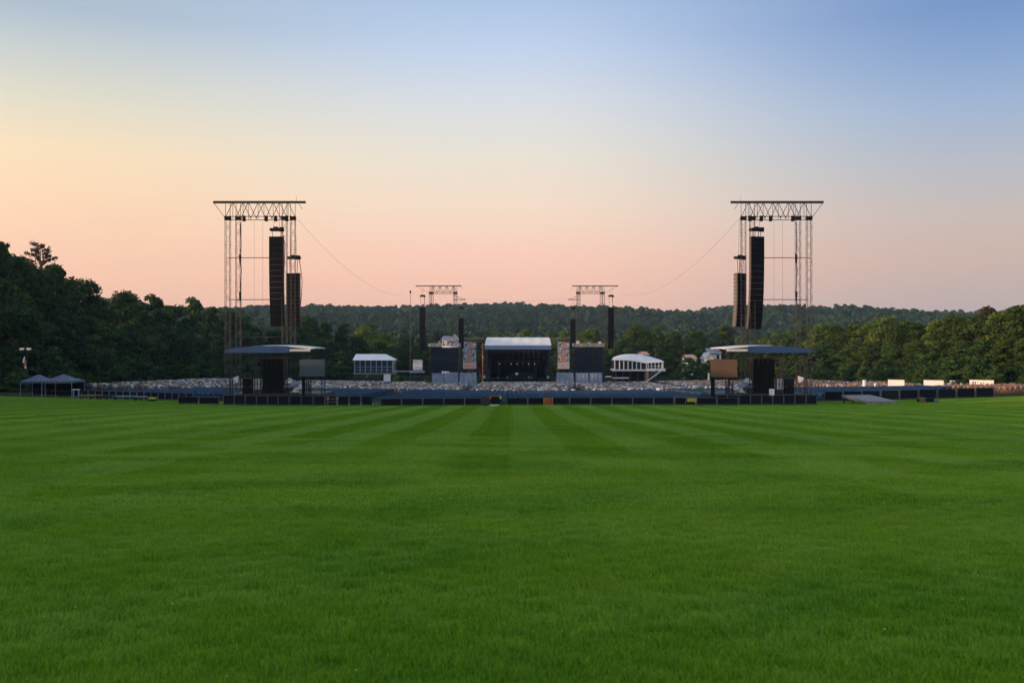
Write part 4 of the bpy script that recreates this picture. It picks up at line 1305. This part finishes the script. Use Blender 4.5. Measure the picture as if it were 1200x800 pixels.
for p in (452, 456.5): MB().bar((px_(p), d - 1.25, gq + .25), (px_(p), d - 1.0, gq + .25), .25, 10).build('wheel', 'black', e)

gq = G(px_(748), d)
e = thing('curved_tent', 'white pavilion tent with curved roof and glass walls right of the stage', 'tent', (px_(748), d, gq), 'pavilion tents')
fe = [(717.5, 421.3), (726, 421.3), (735, 421.8), (745, 423), (757, 424.8), (768, 424.3), (778, 423.8)]
rd = [(721, 418.5), (728, 416.3), (736, 415.1), (746, 415.0), (756, 416.2), (766, 418.5), (776, 421.6)]
rows = [[(px_(p), d - .4, Z(y, d)) for p, y in fe], [(px_(p * .6 + q * .4), d + 1.2, Z(y * .45 + z_ * .55, d)) for (p, y), (q, z_) in zip(fe, rd)], [(px_(p), d + 3.2, Z(y, d)) for p, y in rd], [(px_(p), d + 7.5, Z(y + 3.5, d)) for p, y in rd]]
MB().loft(rows, .12).build('roof', 'white_vinyl', e)
MB().box(px_(719), px_(779.5), d - .5, d + 7, Z(434.6, d), Z(432.7, d)).build('deck', 'off_white', e)
wp = [(720.5, 422.2), (726, 422.2), (731, 422.5), (736, 422.8), (741, 423.3), (746, 424), (751, 424.7), (757.5, 425.5)]
for k, (p, y) in enumerate(wp):
    u = px_(p)
    MB().box(u - .10, u + .10, d, d + .2, Z(432.7, d), Z(y, d)).build('post', 'white', e)
    if k < len(wp) - 1:
        v_ = px_(wp[k + 1][0])
        MB().box(u + .102, v_ - .102, d + .08, d + .11, Z(432.6, d), Z(wp[k + 1][1] + .3, d)).build('window', 'glass', e)
for p in (759.5, 763.5, 767.8, 772, 776.3):
    u = px_(p); w_ = .2 if p > 775 else .07
    MB().box(u - w_, u + w_, d - .1, d + .15, Z(432.7, d), Z(424.7, d)).build('post', 'white', e)
wl = MB().box(px_(757.9), px_(776), d + .16, d + .2, Z(432.6, d), Z(425, d)).build('window', 'glass', e)
MB().box(px_(759.9), px_(775.3), d + .1, d + .155, Z(429.2, d), Z(428.7, d)).build('glazing_bar', 'white', wl)
MB().box(px_(757.6), px_(779.5), d - .55, d - .505, Z(434.6, d), Z(431.6, d)).build('balustrade', 'white', e)
MB().box(px_(721), px_(776.5), d + 6.6, d + 6.7, Z(432.6, d), Z(423, d)).build('back_wall', 'tent_cloth', e)
for p in (722, 730, 739, 748, 757, 766, 775):
    MB().box(px_(p) - .1, px_(p) + .1, d + .3, d + .5, gq - .2, Z(434.7, d)).build('leg', 'dark_steel', e)
MB().box(px_(719), px_(756), d + .6, d + .7, gq - .2, Z(434.7, d)).build('skirt', 'scrim', e)
sr = thing('access_stairs', 'pale staircase leading down from the curved white tent', 'stairs', (px_(764), d - 1, gq))
for k in range(9):
    f = k / 8
    p = 773 - 15 * f; y = 435 + 11 * f
    MB().box(px_(p - 1.9), px_(p), d - 2, d - .75, Z(y + .5, d), Z(y, d)).build('step', 'off_white', sr)
for dd in (d - 2.05, d - .7): MB().bar((px_(773), dd, Z(434.6, d)), (px_(757), dd, Z(446.4, d)), .09, 4).build('stringer', 'off_white', sr)
for dd in (d - 2.05, d - .7): MB().bar((px_(773), dd, Z(430, d)), (px_(757), dd, Z(441.8, d)), .04, 4).build('handrail', 'rail', sr)
for j, (p0, p1, yy) in enumerate(((708, 715, 440), (716.5, 735, 441.5))):
    e = thing('covered_table', f'low table under white cloth below the curved tent, {("shorter", "longer")[j]} one', 'table', (px_((p0 + p1) / 2), d - 3, gq), 'cloth covered tables')
    MB().box(px_(p0), px_(p1), d - 3.3, d - 2.4, Z(yy + 1.3, d), Z(yy, d)).build('cloth', 'off_white', e)
    for p in (p0 + .5, p1 - .5): MB().box(px_(p) - .05, px_(p) + .05, d - 3, d - 2.9, gq - .1, Z(yy + 1.31, d)).build('leg', 'dark_steel', e)
# notice board
gq = G(px_(489), d)
e = thing('notice_board', 'square white board on a raised scaffold deck left of the far tower', 'board', (px_(489), d, gq))
MB().box(px_(484), px_(495), d, d + .15, Z(433.4, d), Z(421.5, d)).build('board', 'white', e)
MB().box(px_(480), px_(497), d - .3, d + 2, Z(436.8, d), Z(434.8, d)).build('deck', 'frame_blue', e)
mb = MB()
for k in range(5): mb.box(px_(485.4 + 2 * k), px_(486.1 + 2 * k), d - .012, d - .002, Z(432 - (k % 3) * .8, d), Z(430.8 - (k % 3) * .8, d))
mb.box(px_(487), px_(488), d - .012, d - .002, Z(428, d), Z(427.4, d)); mb.box(px_(489), px_(490), d - .012, d - .002, Z(426.6, d), Z(425.9, d)); mb.box(px_(484.4), px_(488.5), d - .012, d - .002, Z(423.6, d), Z(423.2, d))
mb.build('print', 'print_dark', e)
for p in (481, 488, 496): MB().bar((px_(p), d + .4, gq - .1), (px_(p), d + .4, Z(434.9, d)), .07, 5).build('leg', 'dark_steel', e)
MB().box(px_(461.5), px_(480), d + .2, d + 1.4, Z(435.6, d), Z(434.6, d)).build('walkway', 'frame_blue', e)
for j, (p, m, lb, s_) in enumerate(((465.5, 'leaf_light', 'yellow-green shrub beside the gabled tent', .9), (471.5, 'leaf_olive', 'reddish olive shrub right of the yellow-green one', .75), (499.5, 'leaf_light', 'small bright shrub at the foot of the far left tower', .7))):
    inst('shrub', BUSH, None, (X(p, 212), 212, G(X(p, 212), 212)), (0, 0, j), (s_ * .45, s_ * .45, s_ * .8), m, label=lb, cat='shrub')
e = thing('light_pole', 'thin pole with a small lamp rising above the hill left of the far tower', 'pole', (X(481, 262), 262, G(X(481, 262), 262)))
u = X(481, 262)
MB().bar((u, 262, G(u, 262)), (u, 262, Z(341, 262)), .09, 5, .05).build('shaft', 'dark_steel', e); MB().box(u - .2, u + .2, 261.8, 262.2, Z(343.5, 262), Z(340.5, 262)).build('lamp', 'black', e)

# ------------------------------------------------------------------ far houses among the trees
def house(label, p0, p1, yb, ye, yr, D, wall, roof, gable=False):
    a, b_ = X(p0, D), X(p1, D)
    e = thing('house', label, 'house', ((a + b_) / 2, D, G((a + b_) / 2, D)), 'houses among the trees')
    zb_ = G((a + b_) / 2, D) - 1
    dp = 8
    ze, zr_ = Z(ye, D), Z(yr, D)
    if gable:
        MB().prism([(a, zb_), (b_, zb_), (b_, ze), ((a + b_) / 2, zr_ - .2), (a, ze)], D, D + dp).build('wall', wall, e)
        mb = MB()
        for s, u in ((-1, a), (1, b_)):
            c_ = (a + b_) / 2
            mb.loft([[(u + s * .3, D - .3, ze - .2), (u + s * .3, D + dp + .3, ze - .2)], [(c_, D - .3, zr_), (c_, D + dp + .3, zr_)]], .12)
        mb.build('roof', roof, e)
    else:
        MB().box(a, b_, D, D + dp, zb_, ze).build('wall', wall, e)
        MB().loft([[(a - .3, D - .4, ze - .1), (b_ + .3, D - .4, ze - .1)], [(a, D + dp / 2, zr_), (b_, D + dp / 2, zr_)], [(a - .3, D + dp + .4, ze - .1), (b_ + .3, D + dp + .4, ze - .1)]], .12).build('roof', roof, e)
    nwin = 2
    for k in range(nwin):
        u = a + (b_ - a) * (k + .5) / nwin
        MB().box(u - .35, u + .35, D - .04, D - .005, ze - 1.7, ze - .5).build('window', 'glass', e)
house('white gabled house behind the left stage screen, right one', 527.5, 536, 404, 397.5, 391.5, 262, 'house_white', 'off_white', True)
house('white house with grey roof behind the left stage screen', 518, 527, 404, 397.5, 393.5, 266, 'house_white', 'roof_grey')
house('pale far house in the trees above the gabled tent', 461, 469, 396, 391.5, 388, 500, 'house_white', 'roof_grey')
house('white gabled house left of the brown lit panel', 828, 836, 425, 419.5, 413, 272, 'house_white', 'frame_blue', True)
house('long grey-roofed house behind the white gabled one', 830, 845, 420, 413.5, 408, 278, 'house_white', 'roof_grey')
house('low house with warm tan roof right of the curved tent', 805, 816, 426, 419.5, 415.5, 274, 'house_white', 'roof_tan')
house('small tan roof peeping over the curved tent', 753, 760, 420, 414.8, 412, 262, 'roof_tan', 'roof_tan')

# ------------------------------------------------------------------ left side: tents, lamp post, benches
def popup(px0, px1, D, ye, yp, label):
    a, b_ = X(px0, D), X(px1, D)
    cx = (a + b_) / 2
    g_ = G(cx, D)
    e = thing('canopy_tent', label, 'tent', (cx, D, g_), 'dark pop-up canopies')
    dp = b_ - a
    ze, zp = Z(ye, D), Z(yp, D)
    c4 = [(a, D), (b_, D), (b_, D + dp), (a, D + dp)]
    for k in range(4):
        (x0, y0), (x1, y1) = c4[k], c4[(k + 1) % 4]
        mx_, my_ = (x0 + x1) / 2, (y0 + y1) / 2
        cy = D + dp / 2
        MB().add([(x0, y0, ze), (mx_, my_, ze - .06), (x1, y1, ze), (cx, cy, zp), ((x0 + cx) / 2, (y0 + cy) / 2, ze + (zp - ze) * .42), ((x1 + cx) / 2, (y1 + cy) / 2, ze + (zp - ze) * .42)], [(0, 1, 4), (1, 5, 4), (1, 2, 5), (4, 5, 3)]).build('roof_panel', 'tent_cloth', e)
        MB().add([(x0, y0, ze - .002), (x1, y1, ze - .002), (x1, y1, ze - .24), (x0, y0, ze - .24)], [(0, 1, 2, 3)]).build('valance', 'tent_cloth', e)
        MB().bar((x0, y0, g_ - .3), (x0, y0, ze), .035, 5).build('leg', 'frame_blue', e)
    MB().box(a + .1, b_ - .1, D + dp - .05, D + dp, g_ + .1, ze - .25).build('back_wall', 'black', e)
    tb = MB().box(a + .4, b_ - .4, D + 1.0, D + 1.7, g_ + .7, g_ + .76)
    for u in (a + .5, b_ - .5): tb.bar((u, D + 1.35, g_ - .1), (u, D + 1.35, g_ + .7), .04, 4)
    tb.build('counter', 'dark_steel', e)
popup(24, 53, 113.5, 446.5, 438.8, 'dark pop-up canopy nearest the frame edge beneath the left woods')
popup(49, 84, 111, 446.5, 438.6, 'dark blue-grey pop-up canopy overlapping the first, beside the seats')
e = thing('lamp_post', 'slim post with two white lamp heads in front of the left woods', 'lamp post', (X(31, 122), 122, G(X(31, 122), 122)))
u = X(31, 122)
MB().bar((u, 122, G(u, 122)), (u, 122, Z(405.5, 122)), .07, 6, .045).build('post', 'dark_steel', e)
MB().bar((X(26, 122), 122, Z(409.5, 122)), (X(35, 122), 122, Z(409.5, 122)), .04, 5).build('cross_arm', 'dark_steel', e)
for p in (26.2, 34.4): MB().hexa([(X(p, 122) - .22, 121.75, Z(410, 122)), (X(p, 122) + .22, 121.75, Z(410, 122)), (X(p, 122) + .2, 122.1, Z(409.6, 122)), (X(p, 122) - .2, 122.1, Z(409.6, 122)), (X(p, 122) - .22, 121.7, Z(407.9, 122)), (X(p, 122) + .22, 121.7, Z(407.9, 122)), (X(p, 122) + .2, 122.1, Z(407.6, 122)), (X(p, 122) - .2, 122.1, Z(407.6, 122))]).build('lamp_head', 'white', e)
for nm, m, pts_, lb in (('pennant', 'white', [(28.6, 417.5), (29.3, 419), (28.2, 425), (26.3, 425), (27.2, 420)], 'narrow white pennant hanging below the twin lamp heads'), ('pennant', 'orange', [(29.6, 421), (30.8, 424), (30.9, 431.5), (29, 431.8), (27.6, 429), (28.6, 424.5)], 'orange and white pennant hanging lowest on the twin lamp post')):
    q = MB().prism([(X(a_, 121.7), Z(b_, 121.7)) for a_, b_ in pts_], 121.7, 121.73).build('pennant', m, label=lb, cat='pennant')
    if m == 'orange':
        MB().prism([(X(a_, 121.69), Z(b_, 121.69)) for a_, b_ in [(29.2, 429), (30.95, 429), (30.95, 432), (29.2, 432)]], 121.68, 121.695).build('white_edge', 'white', q)
for j, (p0, p1, y0, y1, m) in enumerate(((92, 118, 464, 466, 'crate_wood'), (112, 136, 464.6, 466.6, 'dark_steel'), (132, 160, 467, 468.6, 'tarp'), (156, 172, 465, 467, 'wood'))):
    D = 108.5
    a, b_ = X(p0, D), X(p1, D)
    e = thing('low_bench', f'low {("wooden", "dark metal", "grey-blue", "weathered plank")[j]} bench on the lawn edge right of the canopies', 'bench', ((a + b_) / 2, D, G(a, D)), 'benches by the left seats')
    MB().box(a, b_, D, D + .5, G(a, D) + .35, G(a, D) + .48).build('seat', m, e)
    for u in (a + .1, (a + b_) / 2, b_ - .1): MB().box(u - .05, u + .05, D + .05, D + .45, G(a, D) - .1, G(a, D) + .35).build('leg', 'dark_steel', e)
D = 108
a = X(178, D)
e = thing('yellow_case', 'small case with yellow-green lid left of the barriers', 'case', (a, D, G(a, D)))
MB().box(a - .35, a + .35, D, D + .4, G(a, D) - .05, G(a, D) + .25).build('body', 'black', e); MB().box(a - .37, a + .37, D - .02, D + .42, G(a, D) + .253, G(a, D) + .42).build('lid', 'hivis', e)
e = thing('white_stand', 'small white table beside the dark canopies', 'table', (X(88, 110), 110, G(X(88, 110), 110)))
u = X(88, 110); gz_ = G(u, 110)
MB().box(u - .35, u + .35, 110, 110.5, gz_ + .95, gz_ + 1.05).build('top', 'off_white', e)
for s in (-.28, .28): MB().box(u + s - .03, u + s + .03, 110.1, 110.4, gz_ - .05, gz_ + .95).build('leg', 'frame_blue', e)
BM4 = barrier_meshes(.76, .9)
for k in range(16):
    D = 112.2 - .05 * k
    barrier(X(90, D) + .9 + k * .78, D, 0, f'small dark chair-height fence panel below the left seats, {ordinal(k + 1)} from the canopies', 'fence panels below the left seats', BM4, .76)

# ------------------------------------------------------------------ things along the lawn edge
D = 98.3
a, b_ = X(637.3, D), X(648, D)
g_ = G(a, D)
e = thing('lattice_crate', 'tall orange lattice crate standing at the lawn edge', 'crate', ((a + b_) / 2, D, g_))
h_ = Z(466.3, D) - g_
MB().box(a + .06, b_ - .06, D + .06, D + .74, g_ + .08, g_ + h_ - .04).build('dark_interior', 'black', e)  # black box stands in for the shade inside the crate
for u in (a, b_ - .06):
    for y_ in (D, D + .74): MB().box(u, u + .06, y_, y_ + .06, g_ - .03, g_ + h_).build('post', 'orange', e)
for zz in (g_ + .06, g_ + h_ - .07):
    MB().box(a + .062, b_ - .062, D + .004, D + .05, zz, zz + .06).build('rail', 'orange', e)
w_ = b_ - a
for k in range(-6, 8):
    for s in (1, -1):
        x0 = a + k * w_ / 6
        p, q = (x0, g_ + .1), (x0 + s * (h_ - .15), g_ + h_ - .05)
        t0, t1 = 0.0, 1.0
        dx_ = q[0] - p[0]
        for lim, up in ((a + .05, False), (b_ - .05, True)):
            tl = (lim - p[0]) / dx_
            if (dx_ > 0) == up: t1 = min(t1, tl)
            else: t0 = max(t0, tl)
        if t1 - t0 > .05:
            P0 = (p[0] + dx_ * t0, D + .03 + .012 * s, p[1] + (q[1] - p[1]) * t0); P1 = (p[0] + dx_ * t1, D + .03 + .012 * s, p[1] + (q[1] - p[1]) * t1)
            MB().bar(P0, P1, .022, 4).build('slat', 'orange', e)
for k in range(6):
    zz = g_ + .12 + k * (h_ - .2) / 6
    MB().box(a - .01, a + .012, D + .062, D + .738, zz, zz + .07).build('side_slat', 'orange', e)
D = 98.9
a, b_ = X(574.5, D), X(586.5, D)
g_ = G(a, D)
e = thing('gate_frame', 'small gate frame with green-orange straps and white sill at lawn edge', 'gate', ((a + b_) / 2, D, g_))
for u in (a, b_): MB().bar((u, D, g_), (u, D, g_ + 1.05), .035, 5).build('post', 'dark_steel', e); MB().box(u - .09, u + .09, D - .08, D + .08, g_ + .72, g_ + 1.02).build('strap', 'hivis' if u == b_ else 'red_tape', e)
MB().box(a + .1, b_ - .1, D - .03, D + .03, g_ + .96, g_ + 1.04).build('top_bar', 'crate_wood', e)
MB().box(a, b_ - .15, D - .25, D + .2, g_ + .0, g_ + .16).build('sill', 'off_white', e)
MB().box(a + .04, b_ - .04, D + .05, D + .08, g_ + .17, g_ + .94).build('dark_panel', 'scrim', e)
a2 = X(565, D)
e = thing('cable_drum', 'dark cable drum on its side left of the strap gate', 'drum', (a2 + .2, D + .3, g_))
for y_ in (D + .1, D + .65): MB().bar((a2 + .3, y_, g_ + .48), (a2 + .3, y_ + .06, g_ + .48), .5, 14).build('flange', 'dark_steel', e)
MB().bar((a2 + .3, D + .161, g_ + .48), (a2 + .3, D + .649, g_ + .48), .38, 14).build('cable_coil', 'black', e)
D = 99.6
a, b_ = X(788, D), X(802, D)
g_ = G(a, D)
e = thing('caution_stand', 'dark frame with a yellow-green board at the lawn edge before the right tower', 'sign', ((a + b_) / 2, D - .7, g_))
for u in (a, b_, X(815, D)): MB().bar((u, D - .7, g_), (u, D - .7, g_ + .95), .03, 5).build('post', 'crate_wood', e)
MB().bar((a, D - .7, g_ + .93), (X(815, D), D - .7, g_ + .93), .025, 5).build('top_bar', 'crate_wood', e)
MB().box(b_ + .15, X(814.5, D), D - .76, D - .72, g_ + .45, g_ + .78).build('board', 'hivis', e)
MB().box(b_ + .15, X(814.5, D), D - .768, D - .762, g_ + .58, g_ + .66).build('band', 'red_tape', e)
D = 100.4
a, b_ = X(385.5, D), X(396.5, D); g_ = G(a, D)
e = thing('hurdle', 'small wooden hurdle with orange caps right of the left platform', 'hurdle', ((a + b_) / 2, D - .6, g_))
for u in (a, b_): MB().bar((u, D - .6, g_), (u, D - .6, g_ + .95), .04, 5).build('post', 'crate_wood', e); MB().box(u - .08, u + .08, D - .68, D - .52, g_ + .72, g_ + .98).build('cap', 'orange', e)
for zz in (.5, .8): MB().bar((a, D - .6, g_ + zz), (b_, D - .6, g_ + zz), .03, 5).build('rail', 'crate_wood', e)
# wooden ramp
e = thing('wooden_ramp', 'weathered plank ramp sloping down to the lawn on the right', 'ramp', (X(1020, 104), 104, G(X(1020, 104), 104)))
D0_, D1_ = 101.0, 106.5
def rp(px, py, D): return Vector((X(px, D), D, Z(py, D)))
A_, B_ = rp(986, 462.8, D1_), rp(1019, 462.2, D1_ + 1.5)
gA = G(X(1020, D0_), D0_)
C_, D_ = Vector((X(1016, D0_), D0_, gA + .33)), Vector((X(1052, D0_ + .8), D0_ + .8, G(X(1052, D0_), D0_) + .22))
n = 12
for k in range(n):
    f0, f1 = (k + .04) / n, (k + .96) / n
    q = [A_.lerp(C_, f0), B_.lerp(D_, f0), B_.lerp(D_, f1), A_.lerp(C_, f1)]
    lo = [v - Vector((0, 0, .08)) for v in q]
    MB().hexa([lo[3], lo[2], lo[1], lo[0], q[3], q[2], q[1], q[0]]).build('plank', 'wood', e)
for f in (.03, .5, .97):
    P0, P1 = A_.lerp(B_, f) - Vector((0, 0, .19)), C_.lerp(D_, f) - Vector((0, 0, .17))
    MB().bar(P0, P1, .09, 4).build('joist', 'wood', e)
for f in (.05, .95):
    for h2 in (.04, .4):
        P0 = A_.lerp(B_, f).lerp(C_.lerp(D_, f), h2) - Vector((0, 0, .2))
        MB().bar((P0.x, P0.y, G(P0.x, P0.y) - .1), P0, .10, 4).build('leg', 'dark_steel', e)
MB().hexa([(C_.x, C_.y - .06, gA - .1), (D_.x, D_.y - .06, gA - .1), (D_.x, D_.y, gA - .1), (C_.x, C_.y, gA - .1), (C_.x, C_.y - .06, C_.z), (D_.x, D_.y - .06, D_.z), (D_.x, D_.y, D_.z), (C_.x, C_.y, C_.z)]).build('front_board', 'wood', e)
# crates
D = 102.5
for nm, lb, cat, p0, p1, y0, m in (('wooden_crate', 'brown slatted wooden crate right of the ramp', 'crate', 1077.5, 1084.5, 466, 'crate_wood'), ('flight_case', 'black case beside the brown crate right of the ramp', 'case', 1085, 1094.5, 466.5, 'black'), ('waste_bin', 'small dark blue bin right of the black case', 'bin', 1095, 1100, 468.5, 'blue_bin')):
    a, b_ = X(p0, D), X(p1, D)
    g_ = G(a, D)
    e = thing(nm, lb, cat, ((a + b_) / 2, D, g_))
    zt_ = Z(y0, D)
    MB().box(a, b_, D, D + .7, g_ + .08, zt_ - .06).build('body', m if m != 'crate_wood' else 'black', e)
    MB().box(a - .02, b_ + .02, D - .02, D + .72, zt_ - .058, zt_).build('lid', m, e)
    if m == 'crate_wood':
        for k in range(5):
            zz = g_ + .1 + k * (zt_ - g_ - .18) / 5
            MB().box(a - .01, b_ + .01, D - .03, D - .003, zz, zz + .10).build('slat', m, e)
    for u in (a + .06, b_ - .06): MB().box(u - .05, u + .05, D + .05, D + .6, g_ - .03, g_ + .078).build('foot', 'black', e)
# sign boards at the foot of the right woods
for j, (p0, p1, y0, y1, lb) in enumerate(((1041, 1059.3, 445, 453.5, 'plain sunlit white board nearest the tower below the right woods'), (1083, 1105, 445.5, 454.5, 'wide plain sunlit white board in the middle below the right woods'), (1137.3, 1163.3, 445.3, 454, 'wide sunlit white board with dark lettering below the right woods'))):
    D = 150.0 - j * 1.5
    a, b_ = X(p0, D), X(p1, D)
    g_ = G((a + b_) / 2, D)
    e = thing('sign_board', lb, 'sign', ((a + b_) / 2, D, g_), 'white boards below the right woods')
    MB().box(a, b_, D, D + .1, Z(y1, D), Z(y0, D)).build('board', 'white', e)
    for u in (a + .2, b_ - .2): MB().bar((u, D + .14, g_ - .3), (u, D + .14, Z(y0 + 1, D)), .05, 5).build('post', 'crate_wood', e)
    MB().box(a - .05, b_ + .05, D - .015, D + .115, Z(y0, D) + .002, Z(y0, D) + .07).build('top_rail', 'crate_wood', e)
    e.rotation_euler = (0, 0, rad(-34))
    if j == 2:
        for k, (q0, q1, r0, r1) in enumerate(((1140, 1140.7, 447.2, 450), (1141.2, 1142, 446.9, 449.8), (1143, 1144, 447, 450.2), (1145.4, 1146.6, 447.6, 448.3), (1149, 1149.8, 448.2, 450.6), (1149.8, 1150.6, 448.1, 449.3), (1152.2, 1152.9, 447.8, 449.8), (1154, 1155, 449.2, 449.9), (1156.3, 1158, 448.8, 449.6), (1159.5, 1160.6, 448.9, 449.5))):
            MB().box(X(q0, D), X(q1, D), D - .012, D - .003, Z(r1, D), Z(r0, D)).build('letter', 'print_dark', e)
for lb, p, y0, y1, w_, D in (('white barrel at the near end of the right woods', 1013, 445, 452.5, .28, 152), ('small white barrel left of the first white board', 1025.5, 448.5, 452.5, .16, 151), ('small white drum between the middle and lettered boards', 1112, 449, 454.5, .26, 149), ('slim white post at the far side of seats left of the right tower', 830.5, 437, 445, .17, 205)):
    u = X(p, D)
    z0 = Z(y1, D) if D > 200 else G(u, D) - .05
    e = thing('white_barrel', lb, 'barrel', (u, D, z0), 'white barrels and posts')
    MB().bar((u, D, z0), (u, D, Z(y0, D) - .06), w_, 12).build('body', 'white', e)
    MB().bar((u, D, Z(y0, D) - .058), (u, D, Z(y0, D)), w_ * 1.05, 12, w_ * .8).build('lid', 'off_white', e)
D = 148.5
e = thing('upright_cabinet', 'narrow tan cabinet just right of the middle white board', 'cabinet', (X(1117, D), D, G(X(1117, D), D)))
a, b_ = X(1114.8, D), X(1119.4, D)
MB().box(a, b_, D, D + .5, G(a, D) - .1, Z(445.8, D)).build('body', 'off_white', e); MB().box(a + .05, b_ - .05, D - .02, D - .002, G(a, D) + .3, Z(446.6, D)).build('door', 'chair_sun_tan', e)
# gravel path on the right
mb = MB()
rows = []
for k in range(9):
    u = 41.5 + k * 3.2; y_ = 114 + k * .25 * 3
    rows.append([(u + 14, y_ - 6, G(u + 14, y_ - 6) + .02), (u + 14, y_ - 4.8, G(u + 14, y_ - 4.8) + .02)])
o = mb.loft(rows).build('path', 'path_grey', kind='structure', label='short grey gravel path at the right lawn edge')

# ------------------------------------------------------------------ evening haze over the valley
HZ = bpy.data.materials.new('haze_air')
HZ.use_nodes = True
t = HZ.node_tree
t.nodes.remove(t.nodes['Principled BSDF'])
pv = t.nodes.new('ShaderNodeVolumePrincipled')
pv.inputs['Color'].default_value = (0.50, 0.74, 1.0, 1)
pv.inputs['Density'].default_value = HAZE = 0.00010
pv.inputs['Anisotropy'].default_value = 0.0
t.links.new(pv.outputs[0], t.nodes['Material Output'].inputs['Volume'])
MATS['haze_air'] = HZ
MB().box(-2450, 2450, -170, 3350, -25, 110).build('haze', 'haze_air', kind='stuff', label='thin evening haze filling the valley')
